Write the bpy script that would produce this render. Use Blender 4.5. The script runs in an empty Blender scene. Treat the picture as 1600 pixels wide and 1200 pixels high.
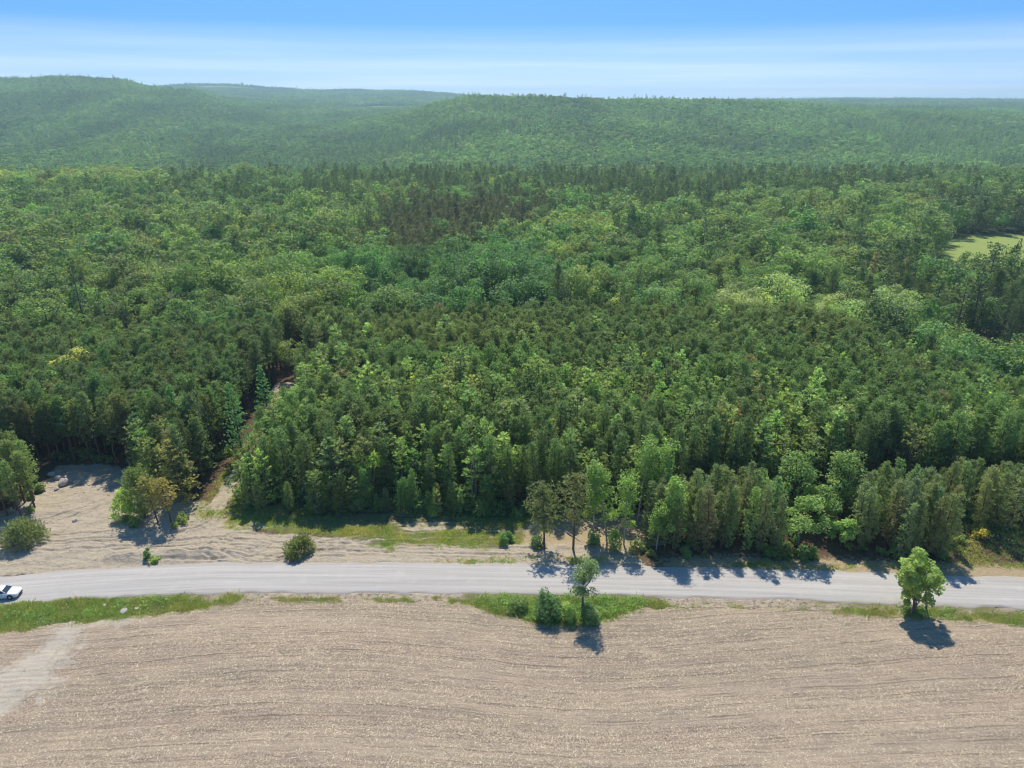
import bpy, bmesh, math, random
import numpy as np
from mathutils import Vector, Matrix

random.seed(7)
RNG = np.random.default_rng(11)
SC = bpy.context.scene
COL = SC.collection
R = math.radians

# ------------------------------------------------------------------ camera
CAM_H, PITCH, FOC = 65.0, R(22.5), 1067.0
cam_d = bpy.data.cameras.new("camera")
cam_d.sensor_width = 36.0
cam_d.lens = 36.0 * FOC / 1600.0
cam_d.clip_start = 1.0
cam_d.clip_end = 30000.0
cam = bpy.data.objects.new("camera", cam_d)
cam.location = (0, 0, CAM_H)
cam.rotation_euler = (R(90) - PITCH, 0, 0)
COL.objects.link(cam)
SC.camera = cam

# ------------------------------------------------------------------ world, sun, exposure
SUN_EL, SUN_AZ = R(60), R(-4)          # azimuth from +Y (ahead), negative = to the west side of the view
world = bpy.data.worlds.new("World")
SC.world = world
world.use_nodes = True
wt = world.node_tree
for n in list(wt.nodes):
    wt.nodes.remove(n)
def wn(t, **k):
    n = wt.nodes.new(t)
    for a, b in k.items():
        setattr(n, a, b)
    return n
w_out = wn('ShaderNodeOutputWorld'); w_bg = wn('ShaderNodeBackground')
w_tc = wn('ShaderNodeTexCoord'); w_sep = wn('ShaderNodeSeparateXYZ')
sky = wn('ShaderNodeTexSky', sky_type='NISHITA', sun_disc=False)
sky.sun_elevation = SUN_EL; sky.sun_rotation = SUN_AZ
sky.altitude = 300; sky.air_density = 1.0; sky.dust_density = 0.15; sky.ozone_density = 2.5
L = wt.links.new
L(w_tc.outputs['Generated'], w_sep.inputs[0])
# the clear upper air comes down close to the skyline: the elevation is stretched before the sky is looked up
w_pow = wn('ShaderNodeMath', operation='POWER'); w_max = wn('ShaderNodeMath', operation='MAXIMUM'); w_max.inputs[1].default_value = 0.0
w_pow.inputs[1].default_value = 0.36
L(w_sep.outputs[2], w_max.inputs[0]); L(w_max.outputs[0], w_pow.inputs[0])
w_cmb = wn('ShaderNodeCombineXYZ'); w_nrm = wn('ShaderNodeVectorMath', operation='NORMALIZE')
L(w_sep.outputs[0], w_cmb.inputs[0]); L(w_sep.outputs[1], w_cmb.inputs[1]); L(w_pow.outputs[0], w_cmb.inputs[2])
L(w_cmb.outputs[0], w_nrm.inputs[0]); L(w_nrm.outputs[0], sky.inputs['Vector'])
w_hsv = wn('ShaderNodeHueSaturation'); w_hsv.inputs['Saturation'].default_value = 1.30
w_hsv.inputs['Hue'].default_value = 0.501
L(sky.outputs[0], w_hsv.inputs['Color'])
# thin level cloud streaks low in the sky
w_map = wn('ShaderNodeMapping'); w_map.inputs['Scale'].default_value = (1.3, 1.3, 42.0)
w_noi = wn('ShaderNodeTexNoise'); w_noi.inputs['Scale'].default_value = 1.5; w_noi.inputs['Detail'].default_value = 5.0
w_rmp = wn('ShaderNodeMapRange'); w_rmp.inputs['From Min'].default_value = 0.36; w_rmp.inputs['From Max'].default_value = 0.84; w_rmp.inputs['To Min'].default_value = 0.42
L(w_tc.outputs['Generated'], w_map.inputs[0]); L(w_map.outputs[0], w_noi.inputs['Vector']); L(w_noi.outputs['Fac'], w_rmp.inputs['Value'])
w_lo = wn('ShaderNodeMapRange'); w_lo.inputs['From Min'].default_value = 0.092; w_lo.inputs['From Max'].default_value = 0.0
w_lo.inputs['To Min'].default_value = 0.0; w_lo.inputs['To Max'].default_value = 1.05
L(w_sep.outputs[2], w_lo.inputs['Value'])
w_mul = wn('ShaderNodeMath', operation='MULTIPLY'); L(w_rmp.outputs[0], w_mul.inputs[0]); L(w_lo.outputs[0], w_mul.inputs[1])
w_mix = wn('ShaderNodeMixRGB'); w_mix.inputs['Color2'].default_value = (7.0, 7.1, 7.4, 1)
L(w_mul.outputs[0], w_mix.inputs['Fac']); L(w_hsv.outputs[0], w_mix.inputs['Color1'])
L(w_mix.outputs[0], w_bg.inputs['Color']); L(w_bg.outputs[0], w_out.inputs['Surface'])
w_bg.inputs['Strength'].default_value = 0.15

sun_d = bpy.data.lights.new("sun", 'SUN')
sun_d.energy = 3.95; sun_d.angle = R(0.53); sun_d.color = (1.0, 0.95, 0.87)
sun = bpy.data.objects.new("sun", sun_d)
to_sun = Vector((math.sin(SUN_AZ) * math.cos(SUN_EL), math.cos(SUN_AZ) * math.cos(SUN_EL), math.sin(SUN_EL)))
sun.rotation_euler = (-to_sun).to_track_quat('-Z', 'Y').to_euler()
sun.location = (0, 0, 300)
COL.objects.link(sun)

vs = SC.view_settings
vs.view_transform = 'Standard'; vs.look = 'None'; vs.exposure = 0.42; vs.gamma = 1.0; vs.use_curve_mapping = False
SC.render.engine = 'CYCLES'
cy = SC.cycles
cy.max_bounces = 5; cy.diffuse_bounces = 3; cy.glossy_bounces = 2; cy.transmission_bounces = 3
cy.transparent_max_bounces = 6; cy.volume_bounces = 0
cy.use_denoising = True; cy.denoiser = 'OPENIMAGEDENOISE'; cy.denoising_input_passes = 'RGB_ALBEDO_NORMAL'; cy.denoising_prefilter = 'ACCURATE'
cy.caustics_reflective = False; cy.caustics_refractive = False
cy.sample_clamp_indirect = 4.0
cy.filter_width = 1.05
cy.use_adaptive_sampling = False

# ------------------------------------------------------------------ number helpers
def smooth(a, b, x):
    t = np.clip((x - a) / (b - a), 0, 1)
    return t * t * (3 - 2 * t)
def _hash(ix, iy, s):
    h = (ix.astype(np.int64) * 374761393 + iy.astype(np.int64) * 668265263 + s * 974634777) & 0x7fffffff
    h = ((h ^ (h >> 13)) * 1274126177) & 0x7fffffff
    h = h ^ (h >> 16)
    return (h & 0xffff) / 65535.0
def vnoise(x, y, s=0):
    x = np.asarray(x, float); y = np.asarray(y, float)
    ix = np.floor(x); iy = np.floor(y); fx = x - ix; fy = y - iy
    fx = fx * fx * (3 - 2 * fx); fy = fy * fy * (3 - 2 * fy)
    a = _hash(ix, iy, s); b = _hash(ix + 1, iy, s); c = _hash(ix, iy + 1, s); d = _hash(ix + 1, iy + 1, s)
    return (a + (b - a) * fx) * (1 - fy) + (c + (d - c) * fx) * fy
def fbm(x, y, s=0, o=4):
    v = 0; a = 0.5; t = 0
    for k in range(o):
        v = v + a * vnoise(x * 2**k, y * 2**k, s + 17 * k); t += a; a *= 0.5
    return v / t
def W(px, py, z=0.0):
    """the point at height z that the photograph shows at (px, py) of 1600 x 1200"""
    v = (py - 600) / FOC; u = (px - 800) / FOC
    t = (z - CAM_H) / (-math.sin(PITCH) - math.cos(PITCH) * v)
    return (u * t, (math.cos(PITCH) - math.sin(PITCH) * v) * t)
def poly_sd(x, y, poly):
    """signed distance to a polygon, positive inside"""
    x = np.asarray(x, float); y = np.asarray(y, float)
    P = np.array(poly, float); Q = np.roll(P, -1, 0)
    ins = np.zeros(x.shape, bool); d2 = np.full(x.shape, 1e18)
    for (ax, ay), (bx, by) in zip(P, Q):
        ex, ey = bx - ax, by - ay
        t = np.clip(((x - ax) * ex + (y - ay) * ey) / (ex * ex + ey * ey + 1e-12), 0, 1)
        d2 = np.minimum(d2, (x - ax - t * ex)**2 + (y - ay - t * ey)**2)
        if ay != by:
            ins ^= ((ay > y) != (by > y)) & (x < (bx - ax) * (y - ay) / (by - ay) + ax)
    d = np.sqrt(d2)
    return np.where(ins, d, -d)

# ------------------------------------------------------------------ the lie of the land
_ys = np.array([0, 500, 620, 780, 950, 1250, 1500, 1750, 2000, 2500, 3300, 4200, 5200, 7000.])
_cols = {   # one profile per bearing (picture column), ground heights at the distances _ys
 -500: [0, 0, -8, -28, -22,  8, 45, 95, 130, 120, 100, 100, 80, 60],
    0: [0, 0, -8, -28, -22,  8, 45, 95, 132, 118, 100, 100, 80, 60],
  100: [0, 0, -8, -28, -22,  6, 40, 92, 130, 118, 100, 110, 80, 60],
  190: [0, 0, -8, -28, -24,  2, 28, 75, 112, 100, 100, 120, 85, 60],
  250: [0, 0, -8, -28, -24, -2, 17, 55,  90,  85, 100, 140, 90, 60],
  300: [0, 0, -8, -28, -24, -6,  14, 46,  80,  84, 104, 153, 90, 60],
  360: [0, 0, -8, -28, -24, -8,  8, 30,  60,  66,  96, 148, 90, 60],
  430: [0, 0, -8, -28, -24, -8,  4, 20,  46,  56,  84, 132, 90, 60],
  500: [0, 0, -8, -28, -24, -6,  4, 16,  38,  50,  82, 124, 90, 60],
  560: [0, 0, -8, -28, -23,  0, 12, 20,  32,  45,  80, 128, 90, 60],
  630: [0, 0, -8, -28, -22, 10, 34, 36,  40,  45,  80, 122, 90, 60],
  690: [0, 0, -8, -28, -20, 24, 60, 55,  48,  45,  70, 112, 90, 60],
  740: [0, 0, -8, -26, -16, 34, 70, 66,  50,  45,  60,  90, 80, 60],
  850: [0, 0, -8, -25, -13, 38, 71, 68,  50,  45,  50,  70, 70, 60],
 1000: [0, 0, -8, -24, -12, 36, 67, 62,  50,  45,  50,  60, 60, 60],
 1200: [0, 0, -8, -24, -12, 30, 59, 54,  48,  45,  55,  64, 60, 60],
 1300: [0, 0, -8, -24, -12, 26, 52, 48,  46,  45,  58,  69, 60, 60],
 1400: [0, 0, -8, -24, -12, 22, 44, 42,  44,  45,  58,  69, 60, 60],
 1600: [0, 0, -8, -24, -12, 16, 34, 38,  40,  45,  54,  60, 60, 58],
 2100: [0, 0, -8, -24, -12, 16, 34, 38,  40,  45,  54,  60, 60, 58],
}
for _c in _cols:
    _f = np.interp(_c, [0, 100, 190, 250, 330, 650, 740], [20, 16, 4, 2, 8, 9, 10])
    _g = np.interp(_c, [0, 250, 500, 690, 1200], [10, 6, 12, 16, 6])
    _cols[_c] = [h - (_f if 1200 < d < 2300 else _g if d >= 2300 else 0) for h, d in zip(_cols[_c], _ys)]
_cu = np.array([(c - 800) / FOC * math.cos(0) for c in _cols]) ; _ct = np.array([_cols[c] for c in _cols], float)
# picture column -> lateral slope x/y at the skyline
_cu = _cu / (math.cos(PITCH) + math.sin(PITCH) * 440 / FOC)
def far_h(x, y):
    yy = np.clip(y, 1, 6999); u = np.clip(x / np.maximum(yy, 60), _cu[0], _cu[-1] - 1e-6)
    i = np.clip(np.searchsorted(_cu, u, side='right') - 1, 0, len(_cu) - 2)
    j = np.clip(np.searchsorted(_ys, yy, side='right') - 1, 0, len(_ys) - 2)
    fu = (u - _cu[i]) / (_cu[i + 1] - _cu[i]); fy = (yy - _ys[j]) / (_ys[j + 1] - _ys[j])
    fu = fu * 0.4 + 0.6 * fu * fu * (3 - 2 * fu); fy = fy * 0.5 + 0.5 * fy * fy * (3 - 2 * fy)
    h = (_ct[i, j] * (1 - fu) + _ct[i + 1, j] * fu) * (1 - fy) + (_ct[i, j + 1] * (1 - fu) + _ct[i + 1, j + 1] * fu) * fy
    k = smooth(560, 900, y)
    return h + k * (fbm(x / 170, y / 170, 3, 3) - 0.5) * (9 + 10 * smooth(900, 2000, y))
# the gravel road: centre line and half width
_rx = np.array([-400, -150, -90, -74, -62, -44, -15, 10, 38, 73, 110, 160, 400.])
_ry = np.array([60.0, 70.5, 77.3, 79.3, 80.9, 82.2, 82.2, 81.8, 80.9, 78.8, 76.0, 72.0, 52.0])
def road_y(x): return np.interp(x, _rx, _ry)
ROAD_HW = 3.35
_fe = np.array([(-160, 64), (-100, 68.5), (-68, 71.3), (-60, 72.5), (-52.5, 74.1), (-48.5, 74.6), (-42, 76.2), (-38.2, 77.3), (-21.7, 77.3), (-7.2, 76.8),
                (-1.8, 74.8), (3.5, 73.0), (9, 72.6), (13, 74.0), (18.8, 75.8), (30, 76.0), (39.3, 75.6), (52.5, 74.2), (69.6, 72.5), (100, 69.5), (160, 64.)])
def field_edge(x): return np.interp(x, _fe[:, 0], _fe[:, 1])
SAND = [(-160, 84), (-160, 95), (-92, 95), (-88, 99), (-84, 105), (-88, 116), (-72, 114), (-67.5, 104), (-66, 103), (-56.5, 103.5), (-53, 102.5), (-49, 101), (-46, 95.5), (-40, 93.8), (-25, 92.3),
        (-14, 91.0), (-1, 90.0), (6, 90.2), (18, 89.0), (20, 84), (0, 84.2), (-15, 84.5), (-44, 84.4), (-62, 82.5)]
LANE = [(-52.6, 99), (-49.0, 99), (-50.9, 122), (-52.0, 146), (-50.2, 150), (-50.2, 157), (-58.5, 157), (-58, 149), (-54.8, 145), (-53.6, 122)]
GRASS = [(-47, 94.5), (-49, 103), (-44, 105), (-30, 105), (-10, 103), (1, 101.5), (3, 97), (1, 91), (-3, 89.4), (-14, 89.8), (-25, 91.0), (-38, 93.2)]
DRY = [(1, 98), (2, 90), (18, 88), (24, 90), (24, 100), (10, 101)]
def near_h(x, y):
    ry = road_y(x)
    bank = 1.2 * smooth(2.5, 10, y - ry - ROAD_HW) * smooth(18, 40, x)
    bank = bank + 0.9 * smooth(1.0, 6, y - ry - ROAD_HW) * smooth(-30, -60, x) * (fbm(x / 9, y / 9, 41) - 0.25)
    rough = (fbm(x / 3.1, y / 3.1, 8, 4) - 0.5) * 0.7 * smooth(1.5, 5, np.abs(y - ry) - ROAD_HW)
    h = bank + rough
    # swale of the field
    f = smooth(0, 12, field_edge(x) - y)
    h = h + f * (-0.8 * np.exp(-((x - 9) / 17.0)**2) + 0.7 * np.exp(-((x + 26) / 22.0)**2) + (fbm(x / 40, y / 40, 5, 2) - 0.5) * 0.8)
    return h
def ground_h(x, y):
    x = np.asarray(x, float); y = np.asarray(y, float)
    k = smooth(170, 205, y)
    return near_h(x, y) * (1 - k) * smooth(-190, -160, -np.abs(x)) + far_h(x, y) * k + (fbm(x / 60, y / 60, 6, 2) - 0.5) * 3.0 * k * (1 - smooth(480, 560, y))

# ------------------------------------------------------------------ materials
def mat(name):
    m = bpy.data.materials.new(name); m.use_nodes = True
    nt = m.node_tree
    for n in list(nt.nodes):
        nt.nodes.remove(n)
    return m, nt
class G:
    """small node graph writer"""
    def __init__(s, name):
        s.m, s.t = mat(name)
        s.out = s.n('ShaderNodeOutputMaterial')
    def n(s, t, **k):
        n = s.t.nodes.new(t)
        for a, b in k.items():
            setattr(n, a, b)
        return n
    def put(s, sock, v):
        if hasattr(v, 'is_linked'):
            s.t.links.new(v, sock)
        else:
            sock.default_value = v
    def math(s, op, a, b=0.0, clamp=False):
        n = s.n('ShaderNodeMath', operation=op, use_clamp=clamp); s.put(n.inputs[0], a); s.put(n.inputs[1], b); return n.outputs[0]
    def attr(s, name, typ='GEOMETRY', o='Fac'):
        return s.n('ShaderNodeAttribute', attribute_name=name, attribute_type=typ).outputs[o]
    def pos(s):
        return s.n('ShaderNodeNewGeometry').outputs['Position']
    def mapping(s, v, scale, rot=(0, 0, 0), loc=(0, 0, 0)):
        n = s.n('ShaderNodeMapping'); s.put(n.inputs[0], v); n.inputs['Scale'].default_value = scale; n.inputs['Rotation'].default_value = rot; n.inputs['Location'].default_value = loc; return n.outputs[0]
    def noise(s, v, scale, detail=4.0, rough=0.55, dist=0.0):
        n = s.n('ShaderNodeTexNoise'); s.put(n.inputs['Vector'], v); n.inputs['Scale'].default_value = scale; n.inputs['Detail'].default_value = detail
        n.inputs['Roughness'].default_value = rough; n.inputs['Distortion'].default_value = dist; return n.outputs['Fac']
    def rng(s, v, a, b, c=0.0, d=1.0):
        n = s.n('ShaderNodeMapRange'); s.put(n.inputs['Value'], v)
        for k, x in zip(('From Min', 'From Max', 'To Min', 'To Max'), (a, b, c, d)):
            n.inputs[k].default_value = x
        return n.outputs[0]
    def mix(s, f, a, b, mode='MIX'):
        n = s.n('ShaderNodeMixRGB', blend_type=mode); s.put(n.inputs[0], f)
        for k, v in ((1, a), (2, b)):
            if isinstance(v, tuple) and len(v) == 3:
                v = v + (1,)
            s.put(n.inputs[k], v)
        return n.outputs[0]
    def bump(s, h, strength, dist=1.0):
        n = s.n('ShaderNodeBump'); n.inputs['Strength'].default_value = strength; n.inputs['Distance'].default_value = dist; s.put(n.inputs['Height'], h); return n.outputs[0]
    def diffuse(s, col, normal=None):
        n = s.n('ShaderNodeBsdfDiffuse'); s.put(n.inputs['Color'], col if not (isinstance(col, tuple) and len(col) == 3) else col + (1,))
        if normal is not None:
            s.put(n.inputs['Normal'], normal)
        s.t.links.new(n.outputs[0], s.out.inputs['Surface']); return n
    def principled(s, col, rough=0.5, metal=0.0, normal=None, coat=0.0):
        n = s.n('ShaderNodeBsdfPrincipled'); s.put(n.inputs['Base Color'], col if not (isinstance(col, tuple) and len(col) == 3) else col + (1,))
        s.put(n.inputs['Roughness'], rough); n.inputs['Metallic'].default_value = metal; n.inputs['Coat Weight'].default_value = coat
        if normal is not None:
            s.put(n.inputs['Normal'], normal)
        s.t.links.new(n.outputs[0], s.out.inputs['Surface']); return n

# leaves and needles: the colour belongs to each tree, each spray is a little lighter or darker
g = G("foliage")
tc = g.attr("tcol", 'INSTANCER', 'Color')
lv = g.attr("leafv", 'GEOMETRY', 'Fac')
val = g.rng(lv, 0, 1, 0.62, 1.42)
c1 = g.mix(1.0, tc, (1.50, 1.44, 1.28), 'MULTIPLY')
hs = g.n('ShaderNodeHueSaturation'); g.put(hs.inputs['Color'], c1); g.put(hs.inputs['Value'], val); g.put(hs.inputs['Hue'], g.rng(lv, 0, 1, 0.508, 0.492))
df = g.n('ShaderNodeBsdfDiffuse'); tr = g.n('ShaderNodeBsdfTranslucent'); gl = g.n('ShaderNodeBsdfGlossy')
g.put(df.inputs['Color'], hs.outputs[0])
g.put(tr.inputs['Color'], g.mix(1.0, hs.outputs[0], (1.62, 1.66, 0.85), 'MULTIPLY'))
gl.inputs['Roughness'].default_value = 0.55; gl.inputs['Color'].default_value = (0.7, 0.75, 0.7, 1)
m1 = g.n('ShaderNodeAddShader')
g.t.links.new(df.outputs[0], m1.inputs[0]); g.t.links.new(tr.outputs[0], m1.inputs[1])
m2 = g.n('ShaderNodeMixShader'); m2.inputs[0].default_value = 0.03
g.t.links.new(m1.outputs[0], m2.inputs[1]); g.t.links.new(gl.outputs[0], m2.inputs[2])
g.t.links.new(m2.outputs[0], g.out.inputs['Surface'])
M_LEAF = g.m

def bark(name, a, b):
    g = G(name); p = g.n('ShaderNodeTexCoord').outputs['Object']
    f = g.noise(g.mapping(p, (6, 6, 1.2)), 3.0, 4)
    g.diffuse(g.mix(f, a, b), g.bump(f, 0.6, 0.05)); return g.m
M_PINEBARK = bark("pine_bark", (0.09, 0.06, 0.045), (0.22, 0.15, 0.11))
M_BARK = bark("grey_bark", (0.10, 0.085, 0.07), (0.24, 0.21, 0.18))
M_ASPEN = bark("pale_bark", (0.26, 0.25, 0.21), (0.52, 0.50, 0.44))
M_DEAD = bark("dead_wood", (0.20, 0.18, 0.17), (0.36, 0.33, 0.31))

# forest floor / verge ground, masks painted on the vertices
def ground_material():
    g = G("ground_soil"); p = g.pos()
    n1 = g.noise(p, 0.35, 5); n2 = g.noise(p, 1.6, 4); n3 = g.noise(p, 6.0, 3)
    floor = g.mix(n1, (0.075, 0.052, 0.034), (0.16, 0.105, 0.065))
    floor = g.mix(g.rng(n2, 0.55, 0.7), floor, (0.06, 0.075, 0.03))
    sandc = g.mix(n2, (0.37, 0.30, 0.205), (0.54, 0.455, 0.33))
    sandc = g.mix(g.rng(n3, 0.35, 0.75, 0, 0.5), sandc, (0.27, 0.21, 0.15))
    trk = g.noise(g.mapping(p, (0.22, 2.2, 1), (0, 0, 0.10)), 1.0, 4, 0.6, 0.6)
    sandc = g.mix(g.rng(trk, 0.52, 0.62, 0, 0.35), sandc, (0.27, 0.21, 0.15))
    sandc = g.mix(g.rng(g.noise(p, 0.9, 5, .7), 0.56, 0.66, 0, 0.5), sandc, (0.22, 0.19, 0.11))
    grassc = g.mix(n2, (0.10, 0.125, 0.042), (0.235, 0.205, 0.095))
    dryc = g.mix(n2, (0.30, 0.22, 0.12), (0.44, 0.35, 0.21))
    br = g.rng(n3, 0.3, 0.7, -0.25, 0.25); br2 = g.rng(n2, 0.3, 0.7, -0.25, 0.25)
    jit = g.math('ADD', br, br2)
    def m(name):
        a = g.math('ADD', g.attr(name), g.math('MULTIPLY', jit, 0.8)); return g.rng(a, 0.35, 0.65)
    c = g.mix(m("dry"), floor, dryc); c = g.mix(m("sand"), c, sandc); c = g.mix(m("grass"), c, grassc)
    g.diffuse(c, g.bump(g.math('ADD', n2, g.math('MULTIPLY', n3, 0.5)), 0.9, 0.30)); return g.m
M_GROUND = ground_material()

g = G("far_forest_floor"); p = g.pos()
meadow = g.attr("meadow")
c = g.mix(g.noise(p, 0.06, 4), (0.030, 0.042, 0.018), (0.055, 0.065, 0.028))
fieldc = g.mix(g.noise(p, 0.3, 4), (0.21, 0.27, 0.07), (0.30, 0.33, 0.10))
g.diffuse(g.mix(meadow, c, fieldc)); M_FAR = g.m

def road_material():
    g = G("gravel"); p = g.pos()
    off = g.attr("across")       # metres from the centre line
    n1 = g.noise(g.mapping(p, (0.05, 1.0, 1)), 1.7, 5, 0.65)
    fine = g.noise(p, 9.0, 3); mid = g.noise(p, 0.5, 4)
    cmb = g.n('ShaderNodeCombineXYZ'); g.put(cmb.inputs[1], off); g.put(cmb.inputs[0], g.math('MULTIPLY', g.n('ShaderNodeSeparateXYZ').outputs[0], 0.0))
    sx = g.n('ShaderNodeSeparateXYZ'); g.put(sx.inputs[0], p); g.put(cmb.inputs[0], g.math('MULTIPLY', sx.outputs[0], 0.02))
    lanes = g.noise(cmb.outputs[0], 1.5, 5, 0.6)
    c = g.mix(g.rng(lanes, 0.35, 0.65), (0.365, 0.335, 0.29), (0.50, 0.46, 0.40))
    c = g.mix(g.rng(n1, 0.5, 0.75, 0, 0.5), c, (0.45, 0.40, 0.345))
    c = g.mix(g.rng(fine, 0.4, 0.8, 0, 0.45), c, (0.31, 0.285, 0.25))
    c = g.mix(g.rng(mid, 0.55, 0.75, 0, 0.35), c, (0.53, 0.49, 0.425))
    edge = g.rng(g.math('ADD', g.math('ABSOLUTE', off), g.math('MULTIPLY', fine, 1.2)), 3.2, 4.0)
    c = g.mix(g.math('MULTIPLY', edge, 0.6), c, (0.34, 0.295, 0.24))
    g.diffuse(c, g.bump(g.math('ADD', fine, lanes), 0.5, 0.08)); return g.m
M_ROAD = road_material()

def field_material():
    g = G("tilled_soil"); p = g.pos()
    row = g.attr("row"); sx = g.n('ShaderNodeSeparateXYZ'); g.put(sx.inputs[0], p)
    def rowspace(kx, ky):
        c = g.n('ShaderNodeCombineXYZ'); g.put(c.inputs[0], g.math('MULTIPLY', sx.outputs[0], kx)); g.put(c.inputs[1], g.math('MULTIPLY', row, ky)); return c.outputs[0]
    n1 = g.noise(p, 0.10, 4); n2 = g.noise(p, 1.3, 4); n3 = g.noise(p, 5.0, 4, 0.7)
    c = g.mix(n1, (0.298, 0.216, 0.148), (0.350, 0.266, 0.187))
    c = g.mix(g.rng(n2, 0.35, 0.7, 0, 0.6), c, (0.27, 0.21, 0.15))
    c = g.mix(g.rng(n3, 0.5, 0.66, 0, 0.85), c, (0.54, 0.44, 0.30))
    c = g.mix(g.rng(n3, 0.47, 0.34, 0, 0.85), c, (0.15, 0.11, 0.08))
    # broad passes of the tillage tool; broken dark lines paint residue rows and furrow shade
    w1 = g.noise(rowspace(0.012, 0.30), 1.0, 4, 0.6)
    c = g.mix(g.rng(w1, 0.42, 0.62, 0, 0.40), c, (0.44, 0.345, 0.235))
    c = g.mix(g.rng(g.noise(rowspace(0.02, 0.22), 1.0, 3), 0.52, 0.66, 0, 0.40), c, (0.235, 0.205, 0.14))
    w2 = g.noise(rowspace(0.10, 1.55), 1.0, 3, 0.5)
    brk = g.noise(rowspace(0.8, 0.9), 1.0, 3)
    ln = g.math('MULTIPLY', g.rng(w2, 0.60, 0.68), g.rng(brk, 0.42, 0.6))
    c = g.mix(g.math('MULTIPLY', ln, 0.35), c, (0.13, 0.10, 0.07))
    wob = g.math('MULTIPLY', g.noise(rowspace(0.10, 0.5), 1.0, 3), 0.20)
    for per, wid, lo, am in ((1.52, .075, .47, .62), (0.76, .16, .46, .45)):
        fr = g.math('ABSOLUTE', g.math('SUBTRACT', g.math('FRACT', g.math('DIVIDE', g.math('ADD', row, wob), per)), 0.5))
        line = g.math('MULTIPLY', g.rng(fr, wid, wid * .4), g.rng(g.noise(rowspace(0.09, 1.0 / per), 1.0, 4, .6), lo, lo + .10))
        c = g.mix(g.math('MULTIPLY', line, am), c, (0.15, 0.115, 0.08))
    s = g.rng(g.math('ADD', g.attr("sand"), g.rng(n2, 0.3, 0.7, -0.3, 0.3)), 0.3, 0.8)
    c = g.mix(s, c, g.mix(n3, (0.37, 0.31, 0.23), (0.50, 0.43, 0.33)))
    hb = g.math('ADD', g.math('MULTIPLY', n3, 0.6), g.math('MULTIPLY', w2, 0.5))
    g.diffuse(c, g.bump(hb, 0.8, 0.16)); return g.m
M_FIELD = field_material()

g = G("dry_residue"); lv = g.attr("leafv")
g.diffuse(g.mix(lv, (0.20, 0.15, 0.095), (0.74, 0.61, 0.40))); M_STRAW = g.m

# ------------------------------------------------------------------ mesh helpers
def quad_mesh(name, verts, faces, mats, matidx=None, fattr=None, vattr=None, smooth_shade=False):
    """verts (n,3), faces (m,4) -> mesh; float attributes per face and per vertex"""
    me = bpy.data.meshes.new(name)
    v = np.ascontiguousarray(verts, np.float32); f = np.ascontiguousarray(faces, np.int32)
    me.vertices.add(len(v)); me.vertices.foreach_set("co", v.ravel())
    k = f.shape[1]
    me.loops.add(f.size); me.loops.foreach_set("vertex_index", f.ravel())
    me.polygons.add(len(f)); me.polygons.foreach_set("loop_start", np.arange(0, f.size, k, dtype=np.int32))
    try:
        me.polygons.foreach_set("loop_total", np.full(len(f), k, np.int32))
    except Exception:
        pass
    if matidx is not None:
        me.polygons.foreach_set("material_index", np.ascontiguousarray(matidx, np.int32))
    me.polygons.foreach_set("use_smooth", np.full(len(f), smooth_shade, bool))
    for m in (mats if isinstance(mats, (list, tuple)) else [mats]):
        me.materials.append(m)
    for nm, a in (fattr or {}).items():
        at = me.attributes.new(nm, 'FLOAT', 'FACE'); at.data.foreach_set("value", np.ascontiguousarray(a, np.float32))
    for nm, a in (vattr or {}).items():
        at = me.attributes.new(nm, 'FLOAT', 'POINT'); at.data.foreach_set("value", np.ascontiguousarray(a, np.float32))
    me.update(calc_edges=True)
    return me
def grid_mesh(name, X, Y, Z, mats, vattr=None):
    ny, nx = X.shape
    idx = np.arange(ny * nx).reshape(ny, nx)
    f = np.stack([idx[:-1, :-1], idx[:-1, 1:], idx[1:, 1:], idx[1:, :-1]], -1).reshape(-1, 4)
    return quad_mesh(name, np.stack([X, Y, Z], -1).reshape(-1, 3), f, mats, vattr={k: v.ravel() for k, v in (vattr or {}).items()}, smooth_shade=True)
def link(name, me, parent=None, **props):
    o = bpy.data.objects.new(name, me); COL.objects.link(o)
    if parent is not None:
        o.parent = parent
    for k, v in props.items():
        o[k] = v
    return o
def thing(name, label, cat, loc=(0, 0, 0), rz=0.0, group=None):
    o = bpy.data.objects.new(name, None); COL.objects.link(o); o.empty_display_size = 0.5
    o.location = loc; o.rotation_euler = (0, 0, rz); o['label'] = label; o['category'] = cat
    if group:
        o['group'] = group
    return o

# ------------------------------------------------------------------ terrain, ground, field, road
MEADOW_U = (0.612, 0.84); MEADOW_Y = (253, 357)
def meadow_mask(x, y):
    u = x / np.maximum(y, 1) + (fbm(x / 25, y / 25, 31, 3) - 0.5) * 0.05
    yy = y + (fbm(x / 30, y / 30, 32, 3) - 0.5) * 20
    return smooth(MEADOW_U[0], MEADOW_U[0] + 0.02, u) * smooth(MEADOW_U[1] + .1, MEADOW_U[1], u) * smooth(MEADOW_Y[0], MEADOW_Y[0] + 6, yy) * smooth(MEADOW_Y[1], MEADOW_Y[1] - 6, yy)
s = np.linspace(-1, 1, 261); xs = 5200 * np.sinh(3.2 * s) / math.sinh(3.2)
t = np.linspace(0, 1, 330); ysv = -260 + 7200 * (np.exp(3.3 * t) - 1) / (math.exp(3.3) - 1)
X, Y = np.meshgrid(xs, ysv)
Z = ground_h(X, Y)
inside = smooth(155, 135, np.abs(X)) * smooth(2, 18, Y) * smooth(199, 185, Y)
Z = Z - 1.6 * inside - 0.02
mead = np.maximum(meadow_mask(X, Y), np.exp(-((X - W(1560, 585)[0]) / 16)**2 - ((Y - W(1560, 585)[1] + 4) / 20)**2) > 0.4)
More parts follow.
